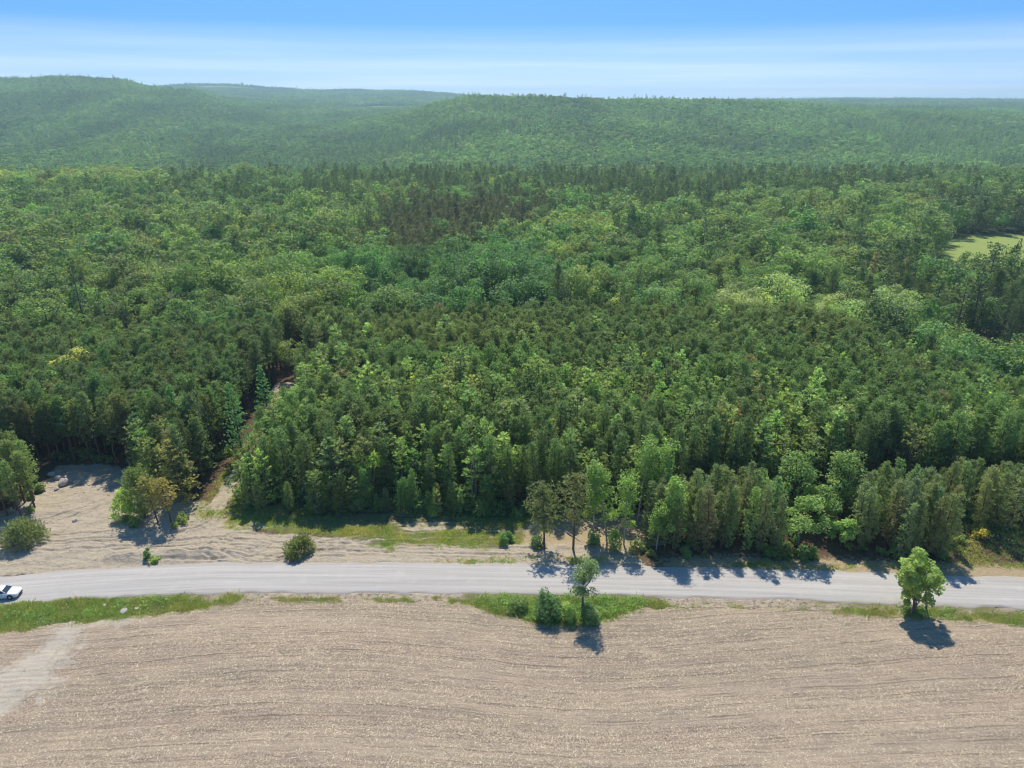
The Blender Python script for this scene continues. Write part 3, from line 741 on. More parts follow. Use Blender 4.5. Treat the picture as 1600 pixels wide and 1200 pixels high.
# small pines and saplings stepping down to the verge
n = 34; x = RNG.uniform(-46.5, 6, n); y = 99.6 - .055 * np.clip(x + 10, 0, 20) + RNG.uniform(-.9, 1.2, n); h_ = RNG.uniform(.26, .66, n); w_ = RNG.random(n) < .5
add("red_pine", x[~w_], y[~w_], h_[~w_], vary(C_MID * 1.1, (~w_).sum()), "step"); add("white_pine", x[w_], y[w_], h_[w_], vary(C_WP, w_.sum()), "step")
# roadside stand of thinner grey-green pines
x, y = jgrid(15, 142, 84, 104, 2.15, .36); k = (poly_sd(x, y, P_ROAD) > 0) & ~((np.abs(x - 47.8) < 7.0) & (y > 84) & (np.abs(x - 47.8) < 4.2 + .3 * (y - 84))) & ~((np.abs(x - 72) < 3.2) & (y < 95)) ; x, y = x[k], y[k]
add("red_pine", x, y, np.clip(RNG.normal(.80, .07, len(x)), .6, 1) * (1 - .024 * np.clip(y - 88, 0, 14)), vary(np.array([.086, .112, .060]), len(x), .12), "road")
# rough pines on the sandy bank at the west end
x, y = jgrid(-160, -76, 92, 112, 2.05, .33); k = poly_sd(x, y, P_SWEST) > 0; x, y = x[k], y[k]
add("red_pine", x, y, np.clip(RNG.normal(.80, .08, len(x)), .55, 1.0), vary(np.array([.092, .114, .054]), len(x)), "bank")

# mixed wood behind, up to the edge of the plateau
def woods(y0, y1, sp):
    x, y = jgrid(-620, 620, y0, y1, sp, .40); return x[vis_filter(x, y)], y[vis_filter(x, y)]
x, y = woods(120, 640, 5.2)
k = (poly_sd(x, y, P_LEFT) < -2.2) & (poly_sd(x, y, P_CENT) < -2.2) & (y > 118) & (poly_sd(x, y, LANE) < -1.5) & (meadow_mask(x, y) < .3) & ~((y < 150) & (x < 60)) & ~((np.abs(x + 54) < 3) & (y < 158))
gsx, gsy = W(1560, 585); shrubby = (((x - gsx - 6) / 24)**2 + ((y - gsy + 8) / 27)**2 < 1)
k &= ~(shrubby & (RNG.random(len(x)) < .9)); x, y = x[k], y[k]
# tone map by patches traced from the photograph (points on the canopy)
Zc = 12.0
def blob(pts, soft=8):
    return smooth(-soft, soft, poly_sd(x, y, upoly(pts, Zc)) + (fbm(x / 18, y / 18, 131, 3) - .5) * 22)
b_leftwood = blob([(-120, 330), (250, 320), (520, 330), (600, 400), (620, 430), (480, 470), (430, 500), (180, 490), (-120, 500)])
b_deep = blob([(520, 410), (640, 400), (900, 400), (920, 440), (820, 490), (480, 490), (470, 440)])
b_brown = blob([(590, 360), (640, 320), (840, 310), (850, 340), (760, 370), (740, 400), (600, 400)])
b_bright = blob([(780, 360), (880, 345), (1000, 330), (1000, 350), (880, 380), (770, 375)], 4)
b_pale = blob([(1090, 470), (1200, 450), (1400, 470), (1420, 485), (1300, 500), (1080, 485)], 4)
b_greenr = blob([(1010, 400), (1150, 320), (1420, 300), (1500, 330), (1380, 400), (1300, 430), (1000, 470)])
b_conif = blob([(430, 285), (520, 262), (1000, 262), (1420, 255), (1420, 290), (1000, 320), (860, 300), (500, 310)])
b_lightgap = blob([(390, 500), (470, 440), (560, 470), (560, 500), (480, 520), (420, 560), (390, 540)], 4)
b_backbright = blob([(-60, 262), (260, 258), (270, 290), (-60, 300)], 5)
nse = fbm(x / 24, y / 24, 132, 3); nse2 = fbm(x / 11, y / 11, 133, 2)
pc = np.clip(.16 + smooth(.50, .60, fbm(x / 38, y / 38, 134, 3)) * .68 + .75 * b_conif + .75 * b_brown, 0, .95)
pc = pc * (1 - .90 * b_leftwood) * (1 - .92 * b_deep) * (1 - b_bright) * (1 - b_pale) * (1 - .95 * b_lightgap) * (1 - .9 * b_backbright) * (1 - .72 * b_greenr)
isc = (RNG.random(len(x)) < pc)
col = C_BL * (1 - nse[:, None]) + C_DEEP * .9 * nse[:, None]
col = np.where(((nse2 > .66) & (RNG.random(len(x)) < .8))[:, None], C_BRIGHT * .92, col)
for bm_, cc_ in ((b_leftwood, C_BL * .93), (b_deep, C_DEEP), (b_bright, C_BRIGHT * .9), (b_pale, C_PALE), (b_greenr, C_BL * .98), (b_lightgap, C_BRIGHT), (b_backbright, C_BRIGHT * .85)):
    w_ = np.where(RNG.random(len(x)) < .82, bm_, bm_ * .35)[:, None]; col = col * (1 - w_) + cc_ * w_
col = np.clip(col * (1 + RNG.normal(0, .16, (len(x), 1))) * (1 + RNG.normal(0, .07, (len(x), 3))), .012, .3)
hf = np.clip(np.where(RNG.random(len(x)) < .14, RNG.normal(1.35, .12, len(x)), RNG.normal(.93, .16, len(x))), .5, 1.6) * (1 + .25 * (fbm(x / 45, y / 45, 135, 3) - .5))
stand = np.where(x / y < -.27, STANDS.index("wood_l"), np.where(x / y < .27, STANDS.index("wood_c"), STANDS.index("wood_r")))
nb_ = ~isc
keep = nb_ & (RNG.random(len(x)) < .86)
for i_, sn in ((6, "wood_l"), (7, "wood_c"), (8, "wood_r")):
    q = keep & (stand == i_); add("broadleaf", x[q], y[q], hf[q], col[q], sn)
    q = isc & (stand == i_); n = q.sum(); br_ = b_brown[q]
    kind3 = RNG.random(n); kind3 = np.where(br_ > .4, .1, kind3)
    ccol = np.where((br_ > .4)[:, None], C_BROWN, np.where((kind3 < .45)[:, None], C_OLIVE, np.where((kind3 < .7)[:, None], C_WP * .9, C_SPR)))
    ccol = np.clip(ccol * .74 * (1 + RNG.normal(0, .14, (n, 1))), .012, .3)
    xx, yy, hh = x[q], y[q], hf[q] * 1.08
    for kk, lo, hi in (("red_pine", 0, .45), ("white_pine", .45, .7), ("spruce", .7, 2)):
        s_ = (kind3 >= lo) & (kind3 < hi); add(kk, xx[s_], yy[s_], hh[s_], ccol[s_], sn)
trees = {k: np.concatenate(v) for k, v in trees.items()}
for k_ in ("red_pine", "white_pine"):      # the bare patch at the head of the lane: only low growth on the side towards the road
    T = trees[k_]; cap = (CAM_H * (1 - T[:, 1] / 154) - .4) / 13.4; inn = (np.abs(T[:, 0] + .352 * T[:, 1]) < 2.6) & (T[:, 1] > 114) & (T[:, 1] < 157)
    T[inn, 2] = np.minimum(T[inn, 2], cap[inn]); trees[k_] = T[~(inn & (cap < .24))]
for k_ in ("red_pine", "white_pine"):      # a few sickly, browned crowns
    q = RNG.random(len(trees[k_])) < .012; trees[k_][q, 3:6] = np.array([.096, .092, .054]) * RNG.uniform(.8, 1.2, (q.sum(), 1)); trees[k_][q, 2] *= RNG.uniform(.75, 1.0, q.sum())

# ------------------------------------------------------------------ prototypes and instanced masses
def mass(name, label, cat, pts, protos, cols, rz, sc, idx, tilt=None):
    """ONE object of kind stuff: its vertices carry copies of the prototypes' geometry"""
    me = bpy.data.meshes.new(name); n = len(pts)
    me.vertices.add(n); me.vertices.foreach_set("co", np.ascontiguousarray(pts, np.float32).ravel())
    def at(nm, typ, a, f="value"):
        q = me.attributes.new(nm, typ, 'POINT'); q.data.foreach_set(f, np.ascontiguousarray(a).ravel())
    at("tcol", 'FLOAT_COLOR', np.column_stack([cols, np.ones(n)]).astype(np.float32), "color")
    eul = np.column_stack([RNG.normal(0, .03, (n, 2)) if tilt is None else tilt, rz]).astype(np.float32)
    at("rotv", 'FLOAT_VECTOR', eul, "vector"); wx_ = np.asarray(sc) * np.clip(RNG.normal(1, .11, n), .7, 1.3); at("scl", 'FLOAT_VECTOR', np.column_stack([wx_, wx_, sc]).astype(np.float32), "vector"); at("pick", 'INT', np.asarray(idx, np.int32))
    me.update()
    o = link(name, me, kind="stuff", label=label, category=cat)
    ng = bpy.data.node_groups.new(name + "_scatter", 'GeometryNodeTree')
    ng.interface.new_socket("Geometry", in_out='INPUT', socket_type='NodeSocketGeometry'); ng.interface.new_socket("Geometry", in_out='OUTPUT', socket_type='NodeSocketGeometry')
    N = ng.nodes.new; gi = N('NodeGroupInput'); go = N('NodeGroupOutput'); iop = N('GeometryNodeInstanceOnPoints'); g2i = N('GeometryNodeGeometryToInstance')
    for pm in reversed(protos):
        oi = N('GeometryNodeObjectInfo'); oi.inputs['Object'].default_value = pm; oi.inputs['As Instance'].default_value = False
        ng.links.new(oi.outputs['Geometry'], g2i.inputs[0])
    def na(nm, typ):
        q = N('GeometryNodeInputNamedAttribute'); q.data_type = typ; q.inputs['Name'].default_value = nm; return q.outputs['Attribute']
    ng.links.new(gi.outputs[0], iop.inputs['Points']); ng.links.new(g2i.outputs[0], iop.inputs['Instance'])
    iop.inputs['Pick Instance'].default_value = True
    ng.links.new(na("pick", 'INT'), iop.inputs['Instance Index']); ng.links.new(na("scl", 'FLOAT_VECTOR'), iop.inputs['Scale'])
    e2r = N('FunctionNodeEulerToRotation'); ng.links.new(na("rotv", 'FLOAT_VECTOR'), e2r.inputs[0]); ng.links.new(e2r.outputs[0], iop.inputs['Rotation'])
    ng.links.new(iop.outputs[0], go.inputs[0])
    o.modifiers.new("scatter", 'NODES').node_group = ng
    return o
def proto(name, plant, m):
    return bpy.data.objects.new(name, plant.whole_mesh(name, m))

BARK = {"red_pine": M_PINEBARK, "white_pine": M_BARK, "spruce": M_BARK, "broadleaf": M_BARK}
near_plants = {
    "red_pine": [red_pine(200 + i, h=13.4 + .5 * (i % 3 - 1), w=4.5 + .35 * (i % 3), cb=4.0 + .9 * (i % 2), nb=62, tufts=10, bl=.40, bw=.105) for i in range(12)] + [red_pine(1210 + i, h=13.6 + .4 * (i % 3), w=4.4 + .4 * (i % 3), cb=.4 + .35 * (i % 3), nb=80, tufts=9, bl=.40, bw=.11, prof=.22) for i in range(5)],
    "white_pine": [white_pine(220 + i, h=13.2 + .5 * (i % 3 - 1), w=5.2 + .4 * (i % 3)) for i in range(8)] + [white_pine(1230 + i, h=12.6 + .5 * (i % 3 - 1), w=5.8 + .4 * (i % 3), cb=.5, nb=56, tufts=11) for i in range(4)],
    "spruce": [spruce(240 + i, h=15 + i % 2, w=4.4 + .4 * (i % 3)) for i in range(3)],
    "broadleaf": [broadleaf(260 + i, h=13 + (i % 3), w=8.2 + 1.0 * (i % 4), cb=2.4 + (i % 2), ncl=26 + 3 * (i % 3), nl=105, clump=.185 - .012 * (i % 3), top_heavy=.3 * (i % 2)) for i in range(11)],
}
mid_plants = {
    "red_pine": [red_pine(300 + i, nb=30, tufts=5, blades=4, bl=.75, bw=.26, wood=False) for i in range(4)],
    "white_pine": [white_pine(320 + i, nb=28, tufts=6, blades=4, bl=.8, bw=.28, wood=False) for i in range(3)],
    "spruce": [spruce(340 + i, nb=55, tufts=4, blades=3, bl=.7, bw=.36, wood=False, w=4.8) for i in range(3)],
    "broadleaf": [broadleaf(360 + i, h=13.5 + (i % 3), w=8.8 + .8 * (i % 4), ncl=24, nl=46, size=.70, clump=.18, wood=False) for i in range(8)],
}
NEAR_D = 260.0
N_PLAIN = {'red_pine': 12, 'white_pine': 8}
N_SOLO = 300
solo = {}
WORDS = {"red_pine": ("red_pine", "pine tree"), "white_pine": ("white_pine", "pine tree"), "spruce": ("spruce", "spruce tree"), "broadleaf": ("broadleaf_tree", "tree")}
LBL = {
 ("red_pine", 0): "dark olive pine in the dense plantation west of the dirt lane", ("white_pine", 0): "lighter green soft pine among the dark plantation west of the dirt lane",
 ("red_pine", 2): "dark pine in the plantation's front rows facing the grassy verge, east of the dirt lane", ("white_pine", 2): "blue-green layered pine in the plantation's front rows facing the grassy verge",
 ("red_pine", 3): "mid green pine in the middle rows of the plantation east of the dirt lane", ("white_pine", 3): "light green soft pine in the middle rows of the plantation east of the dirt lane",
 ("red_pine", 4): "olive pine in the back rows of the plantation east of the dirt lane", ("white_pine", 4): "light green pine in the olive back rows of the plantation",
 ("red_pine", 5): "thin grey-green pine in the roadside stand that shades the gravel road", ("red_pine", 10): "small young dark pine at the foot of the plantation's front row, beside the grassy verge", ("white_pine", 10): "small young soft green pine at the foot of the plantation's front row, beside the verge",
 ("red_pine", 9): "short shaggy pine on the sandy bank beside the white boulders",
}
WOODS = {6: "behind the west plantation", 7: "directly behind the east plantation's back rows", 8: "east of the meadow-side end of the plantation"}
LOOK = {"red_pine": "scattered olive pine in the mixed wood ", "white_pine": "scattered soft green pine in the mixed wood ", "spruce": "dark pointed spruce standing in the mixed wood ", "broadleaf": "round-headed broadleaf tree in the mixed wood "}
GRP = {0: "plantation pines west of the dirt lane", 2: "front rows of the east plantation", 3: "middle rows of the east plantation", 4: "back rows of the east plantation", 5: "pines of the roadside stand", 9: "shaggy pines on the sandy bank", 10: "young pines at the foot of the plantation", 6: "mixed wood behind the west plantation", 7: "mixed wood behind the east plantation", 8: "mixed wood to the east"}
MASSNAME = {"red_pine": ("pine_forest", "dark pine canopy running back behind the front rows", "pine forest"), "white_pine": ("soft_pine_forest", "light green soft pines scattered through the farther canopy", "pine forest"),
            "spruce": ("spruce_forest", "dark pointed spruces scattered over the farther wood", "spruce forest"), "broadleaf": ("broadleaf_forest", "rounded broadleaf canopy filling the farther wood", "broadleaf forest")}
def make_solo(kind, wood_me, leaf_me, x, y, s, rz, col, label, group, name=None, cat=None):
    nm, ct = WORDS.get(kind, (kind, "tree")); nm = name or nm
    t = thing(nm, label, cat or ct, (x, y, float(ground_h(x, y))), rz, group); wv_ = s * float(np.clip(RNG.normal(1, .11), .75, 1.3)) if group else s; t.scale = (wv_, wv_, s)
    t.rotation_euler = (RNG.normal(0, .03), RNG.normal(0, .03), rz)
    if wood_me is not None:
        link("trunk", wood_me, t)
    if leaf_me is not None:
        c = link("crown", leaf_me, t); c["tcol"] = [float(v) for v in col]
    return t
for kind in KINDS:
    T = trees[kind]; d = np.hypot(T[:, 0], T[:, 1]); order = np.argsort(d); T = T[order]; d = d[order]
    infr = np.abs(T[:, 0]) < .765 * (T[:, 1] * math.cos(PITCH) + (CAM_H - 9) * math.sin(PITCH))
    pick = np.zeros(len(T), bool); pick[np.flatnonzero(infr)[:N_SOLO]] = True
    NP = near_plants[kind]; wm = [p.wood_mesh(kind + "_trunk", BARK[kind]) for p in NP]; lm = [p.leaf_mesh(kind + "_crown") for p in NP]
    for row in T[pick]:
        st = int(row[6]); n0 = N_PLAIN.get(kind, len(NP))
        edge = kind in N_PLAIN and (st in (5, 9, 10) or (st == 2 and row[1] < 106) or (st == 0 and row[1] < 119))
        i = n0 + int(RNG.integers(len(NP) - n0)) if edge else int(RNG.integers(n0))
        lab = LBL.get((kind, st)) or (LOOK[kind] + WOODS.get(st, ""))
        make_solo(kind, wm[i], lm[i], row[0], row[1], row[2], RNG.random() * 6.28, row[3:6], lab, GRP.get(st) + " (" + WORDS[kind][0].replace("_", " ") + ")")
    Q = T[~pick]; dq = d[~pick]; near = dq < NEAR_D
    protos = [proto(kind + "_near", p, BARK[kind]) for p in NP] + [proto(kind + "_mid", p, BARK[kind]) for p in mid_plants[kind]]
    idx = np.where(near, RNG.integers(0, N_PLAIN.get(kind, len(NP)), len(Q)), len(NP) + RNG.integers(0, len(mid_plants[kind]), len(Q)))
    z = ground_h(Q[:, 0], Q[:, 1])
    nm, lb, ct = MASSNAME[kind]
    mass(nm, lb, ct, np.column_stack([Q[:, 0], Q[:, 1], z]), protos, Q[:, 3:6], RNG.random(len(Q)) * 6.28, Q[:, 2], idx)

# ------------------------------------------------------------------ the far woods over valley and hills
def far_trees(y0, y1, sp, seed):
    rng = np.random.default_rng(seed); x, y = jgrid(-.92 * y1 - 60, .92 * y1 + 60, y0, y1, sp, .45, rng); k = np.abs(x) < .90 * y + 40; return x[k], y[k]
FX, FY, FS = [], [], []
for (a, b, sp, lod) in ((640, 1000, 6.0, 0), (1000, 1600, 7.0, 0), (1600, 2700, 8.2, 1), (2700, 4700, 13.0, 2)):
    x, y = far_trees(a, b, sp, int(a)); FX.append(x); FY.append(y); FS.append(np.full(len(x), lod))
FX = np.concatenate(FX); FY = np.concatenate(FY); FS = np.concatenate(FS)
FZ = ground_h(FX, FY)
# leave out what the ridges hide, with room for a step to the side
U = FX / FY; nu = 260; ub = np.clip(((U + 1) / 2 * nu).astype(int), 0, nu - 1)
top = (FZ + 14 - CAM_H - 10) / FY; order = np.argsort(FY); run = np.full(nu, -1.0); vis = np.zeros(len(FX), bool)
uc = (np.arange(nu) + .5) / nu * 2 - 1
yy_ = np.arange(120, 4800, 12.0); prof = (far_h(uc[:, None] * yy_[None], np.repeat(yy_[None], nu, 0)) + 7 - CAM_H) / yy_[None]
runmax = np.maximum.accumulate(prof, 1)
j_ = np.clip(((FY - 40 - 120) / 12).astype(int), 0, len(yy_) - 1)
rm = np.minimum(np.minimum(runmax[ub, j_], runmax[np.clip(ub - 3, 0, nu - 1), j_]), runmax[np.clip(ub + 3, 0, nu - 1), j_])
vis = (FZ + 18 - CAM_H) / FY > rm - 9 / FY
m_ = np.zeros(len(FX), bool)
for (fx, fy, rx, ry) in ((-390, 2420, 300, 110), (-1650, 3980, 420, 260), (-1180, 4050, 420, 230), (-700, 4060, 330, 200), (-480, 2720, 200, 110), (1900, 4000, 400, 220)):
    m_ |= (((FX - fx) / rx)**2 + ((FY - fy) / ry)**2 < 1)
vis &= ~m_
FX, FY, FZ, FS = FX[vis], FY[vis], FZ[vis], FS[vis]
n = len(FX)
far_b = [broadleaf(400 + i, h=13, w=8.2, ncl=22, nl=12, size=1.25, wood=False, clump=.22) for i in range(5)]
far_c = [spruce(420 + i, h=16, w=5.0, nb=34, tufts=2, blades=2, bl=1.3, bw=.8, wood=False) for i in range(3)]
protos = [proto("far_broadleaf", p, M_BARK) for p in far_b] + [proto("far_conifer", p, M_BARK) for p in far_c]
fc = fbm(FX / 120, FY / 160, 141, 4); fn = fbm(FX / 40, FY / 50, 142, 3)
conif = RNG.random(n) < np.clip(.10 + .85 * smooth(.50, .66, fc) * smooth(1500, 1150, FY), 0, .8)
fcol = C_BL * (1 - fn[:, None]) + C_DEEP * fn[:, None]
fcol = np.where((RNG.random(n) < .09)[:, None], C_PALE * .8, fcol)
fcol = np.where(conif[:, None], C_SPR * 1.1, fcol); fcol = np.clip(fcol * (1 + RNG.normal(0, 1, (n, 1)) * (.20 - .10 * smooth(1000, 1700, FY))[:, None]) * (.60 + .90 * fbm(FX / 110, FY / 170, 144, 3))[:, None], .012, .3)
fidx = np.where(conif, 5 + RNG.integers(0, 3, n), RNG.integers(0, 5, n))
fsc = np.clip(RNG.normal(.95, .18, n), .5, 1.5) * np.array([1.12, 1.1, 1.5])[FS]; fsc = np.where(conif, fsc * 1.05, fsc)
mass("distant_woods", "hazy woods covering the valley and the hills to the skyline", "woods", np.column_stack([FX, FY, FZ - (fsc - 1).clip(0) * 5]), protos, fcol, RNG.random(n) * 6.28, fsc, fidx)
print("MAXZ", float((FZ + 20 * fsc).max()), "MINZ", float(FZ.min()), n)

# ------------------------------------------------------------------ single trees and bushes one can point to
def solo_tree(plant, x, y, col, label, name, cat="tree", bark_m=None, s=1.0, rz=0.0, crown=True, zoff=0.0):
    wood = plant.wood_mesh(name + "_trunk", bark_m or M_BARK) if plant.wv else None
    leaf = plant.leaf_mesh(name + "_crown") if plant.lv else None
    t = make_solo(name, wood, leaf, x, y, s, rz, col, label, None, name, cat); del_group(t); t.location.z += zoff
    return t
def del_group(t):
    if 'group' in t:
        del t['group']
sT = solo_tree
sT(merge(merge(broadleaf(501, h=9.7, w=4.7, cb=3.4, ncl=54, nl=120, size=.31, limbs=10, top_heavy=.3, clump=.155), broadleaf(1501, h=6.4, w=3.4, cb=.1, ncl=40, nl=100, size=.29, limbs=4, clump=.19), .2, 0), broadleaf(1502, h=6.2, w=2.4, cb=2.4, ncl=12, nl=60, size=.29, limbs=2, clump=.2), 2.0, .3), 55.0, 74.4, C_BRIGHT * 1.18, "bright green spreading tree alone on the field side of the road, shadow on soil", "elm_tree")
sT(broadleaf(502, h=9.0, w=4.0, cb=3.2, ncl=26, nl=80, size=.28, limbs=7, clump=.20), 9.6, 73.9, C_OLIVE * 1.25, "slim olive tree with bare upper stem rising from the bushes between field and road", "ash_tree")
sT(bush(503, h=5.2, w=4.3, ncl=26, nl=120, size=.27), 5.0, 73.6, C_DEEP * .9 + .008, "dark green dense bush beside the slim tree at the field edge", "bush", "bush")
sT(bush(504, h=3.4, w=2.6, ncl=14, nl=80, size=.26), 7.4, 73.3, C_BRIGHT * 1.35, "small yellow-green bush between the dark bush and the slim tree", "bush", "bush")
sT(bush(505, h=3.2, w=3.4, ncl=16, nl=80, size=.27), 10.2, 73.3, C_MID, "dark low bush wrapped round the foot of the slim tree", "bush", "bush")
sT(bush(506, h=1.9, w=3.6, ncl=14, nl=80, size=.26), 0.8, 75.0, C_BL, "low dark-centred green shrub in the weeds just west of the dark field-edge bush", "shrub", "shrub")
sT(bush(507, h=4.4, w=6.4, ncl=44, nl=120, size=.32, stems=10, spiky=True), -77.2, 90.4, np.array([.066, .083, .048]), "wide grey-green pine scrub mound on the sand above the white car", "pine_scrub", "bush")
sT(bush(508, h=3.0, w=4.4, ncl=24, nl=110, size=.32, stems=8, spiky=True), -33.0, 88.0, np.array([.070, .085, .040]), "round dark pine bush alone on the sand beside the road", "pine_scrub", "bush")
sT(bush(509, h=6.0, w=4.3, ncl=26, nl=110, size=.30), -64.6, 97.0, C_BRIGHT * 1.45, "yellow-green leafy bush at the west end of the sandy tree clump", "leafy_shrub", "shrub")
sT(red_pine(510, h=8.8, w=7.0, cb=.6, nb=84, tufts=11, bl=.44), -61.6, 97.4, np.array([.082, .105, .045]), "bushy grey-green pine in the clump on the sand, beside the yellow-green bush", "red_pine", "pine tree", M_PINEBARK)
sT(red_pine(511, h=8.5, w=5.0, cb=2.6, nb=48, tufts=9, bl=.4), -58.9, 96.2, np.array([.128, .126, .058]), "thin orange-tinged pine in the sandy clump, next to the bushy grey-green pine", "red_pine", "pine tree", M_PINEBARK)
sT(red_pine(512, h=8.0, w=4.6, cb=2.6, nb=44, tufts=9, bl=.4), -56.6, 96.0, np.array([.142, .126, .056]), "thin orange-brown pine at the lane end of the clump on the sand", "red_pine", "pine tree", M_PINEBARK)
sT(white_pine(513, h=11.8, w=7.2, cb=.7, nb=66, tufts=13), -56.9, 102.3, np.array([.125, .125, .056]), "tall yellowish-olive pine beside the dirt lane, behind the orange-tinged pines", "white_pine", "pine tree")
sT(bush(514, h=2.6, w=1.2, ncl=8, nl=50, size=.24), -55.8, 86.6, C_DEEP * 1.1, "small leaning green sapling on the earth berm beside the road", "sapling", "shrub")
sT(bush(515, h=.9, w=2.2, ncl=9, nl=60, size=.24), -54.6, 86.0, C_BRIGHT * 1.1, "low bright green weed clump at the foot of the leaning sapling", "weed_clump", "weeds")
sT(bush(516, h=2.2, w=2.8, ncl=14, nl=80, size=.26), -1.0, 90.8, C_DEEP * 1.1, "small round green bush at the east end of the grassy verge", "bush", "bush")
sT(bush(517, h=3.6, w=3.2, ncl=16, nl=90, size=.26), -26.2, 99.8, C_MID * 1.25, "mid green shrub standing in the grass before the lone white pine", "shrub", "shrub")
sT(red_pine(518, h=10.6, w=7.4, cb=2.6, nb=56, tufts=11, bl=.42, prof=.25), 5.1, 89.3, np.array([.078, .092, .048]), "dark open-crowned pine nearest the road on the dry verge", "red_pine", "pine tree", M_PINEBARK)
sT(red_pine(519, h=13.0, w=7.0, cb=4.6, nb=54, tufts=10, bl=.42), 9.6, 89.0, np.array([.086, .094, .050]), "tall thin pine with a long bare stem on the dry verge by the fallen log", "red_pine", "pine tree", M_PINEBARK)
for i, (x, y, h, w, cb, lab) in enumerate([
        (13.0, 91.6, 12.6, 3.2, 5.0, "pale-stemmed aspen with bright leaves, first of the aspens east of the fallen log"),
        (15.1, 90.4, 13.9, 3.4, 6.2, "tallest aspen in the front aspen clump, white stem showing below"),
        (17.7, 90.2, 12.2, 3.2, 4.2, "bright green aspen at the east side of the front aspen clump"),
        (21.0, 96.8, 14.6, 4.0, 7.2, "taller aspen standing back, pale stem before the dark plantation gap"),
        (23.6, 97.4, 14.0, 3.8, 7.0, "aspen standing back, just east of the taller pale-stemmed one"),
        (25.3, 89.2, 13.0, 3.8, 5.0, "lime green aspen at the start of the roadside pine stand"),
        (22.6, 89.0, 8.4, 3.0, 3.0, "short lime aspen beside the road just west of the pine stand")]):
    sT(aspen(530 + i, h=h, w=w * 1.3, cb=cb * .68, ncl=28, nl=85, size=.30), x, y, np.array([.100, .146, .048]) * (1 + .08 * ((i * 7) % 3 - 1)), lab, "aspen", "aspen tree", M_ASPEN)
for i, (x, y, h, w, cb, f, lab) in enumerate([
        (44.6, 88.2, 10.2, 6.0, .7, 1.05, "leafy green maple standing at the road's edge among grey-green pines"),
        (46.6, 97.6, 12.2, 5.6, 1.5, 1.0, "taller maple behind the road's-edge maple, crown pointed"),
        (54.6, 97.2, 11.8, 6.6, 1.5, .92, "broad rounded maple at the back of the maple gap in the roadside pines"),
        (50.2, 94.2, 8.2, 5.0, .8, .98, "mid-sized maple in the centre of the maple gap"),
        (51.4, 89.4, 4.6, 3.6, .4, 1.25, "small lime young maple near the road in the maple gap"),
        (40.2, 96.2, 9.2, 5.0, 1.0, .95, "low maple half hidden behind the roadside pines, west of the maple gap")]):
    sT(broadleaf(550 + i, h=h, w=w, cb=cb, ncl=36, nl=90, size=.34), x, y, np.array([.092, .134, .046]) * f, lab, "maple_tree", "maple tree")
sT(dead_tree(560, 10.0), -6.9, 100.2, (0, 0, 0), "grey leafless dead tree at the front of the plantation", "dead_tree", "dead tree", M_DEAD)
sT(bush(561, h=4.0, w=4.6, ncl=22, nl=90, size=.30), -5.6, 98.6, C_BL * 1.0, "bright leafy shrub below the leafless dead tree", "shrub", "shrub")
sT(bush(562, h=2.0, w=2.6, ncl=12, nl=70, size=.26), -13.2, 99.0, C_BRIGHT * 1.2, "lime shrub at the plantation's foot west of the dead tree", "shrub", "shrub")
sT(bush(574, h=4.2, w=3.0, ncl=18, nl=80, size=.26), 15.9, 89.0, C_BL * 1.15, "slender green saplings crowded at the foot of the front aspens", "sapling_clump", "shrub")
sT(bush(575, h=2.8, w=2.6, ncl=14, nl=70, size=.26), 12.9, 90.0, C_MID, "low dark shrub between the thin bare-stemmed pine and the front aspens", "shrub", "shrub")
sT(bush(576, h=2.2, w=2.8, ncl=14, nl=70, size=.26), 4.3, 90.0, C_MID * .95, "dark low shrub at the foot of the open-crowned pine nearest the road", "shrub", "shrub")
x_, y_ = W(104, 562, 13.5)
sT(broadleaf(563, h=15.2, w=10.4, cb=4, ncl=52, nl=95, size=.42, limbs=8, clump=.13), x_, y_, np.array([.190, .195, .062]), "yellow-green broadleaf crown alone in the dark western plantation", "broadleaf_tree", "tree")
for i, (px, py, z, w, lab) in enumerate([(360, 598, 16.4, 6.4, "tall bright green conical larch at the lane side of the western plantation"), (292, 622, 15.2, 5.2, "smaller bright larch in the western plantation, west of the tall conical larch"),
                                         (261, 606, 15.6, 4.8, "westernmost bright larch tip in the western plantation"), (408, 574, 15.6, 5.6, "soft green larch near the head of the lane")]):
    x_, y_ = W(px, py, z)
    sT(spruce(565 + i, h=z, w=w, cb=1.5, nb=110, tufts=8, bl=.44, drop=.05, power=.72), x_, y_, np.array([.066, .128, .054]), lab, "larch", "larch tree")
sT(white_pine(570, h=12.6, w=7.6, cb=3.8, nb=46, tufts=13, bl=.5), -30.6, 102.0, np.array([.098, .135, .070]), "pale layered white pine with bare trunk, before the east plantation's front row", "white_pine", "pine tree")
x_, y_ = W(577, 712, 9.5)
sT(broadleaf(571, h=10, w=4.6, cb=3, ncl=20, nl=70, size=.32), x_, y_, np.array([.150, .200, .040]), "lime young broadleaf squeezed among the east plantation's front pines", "broadleaf_tree", "tree")
x_, y_ = W(1148, 658, 13.2)
sT(red_pine(572, h=13.6, w=2.6, cb=9.5, nb=26, tufts=5), x_, y_, np.array([.140, .088, .046]), "rust-red dying pine top in the east plantation", "red_pine", "pine tree", M_PINEBARK)
x_, y_ = W(1530, 850)
sT(bush(573, h=2.2, w=2.8, ncl=12, nl=70, size=.26), x_, y_, np.array([.21, .19, .045]), "yellow shrub on the dry slope at the east end of the roadside stand", "shrub", "shrub")
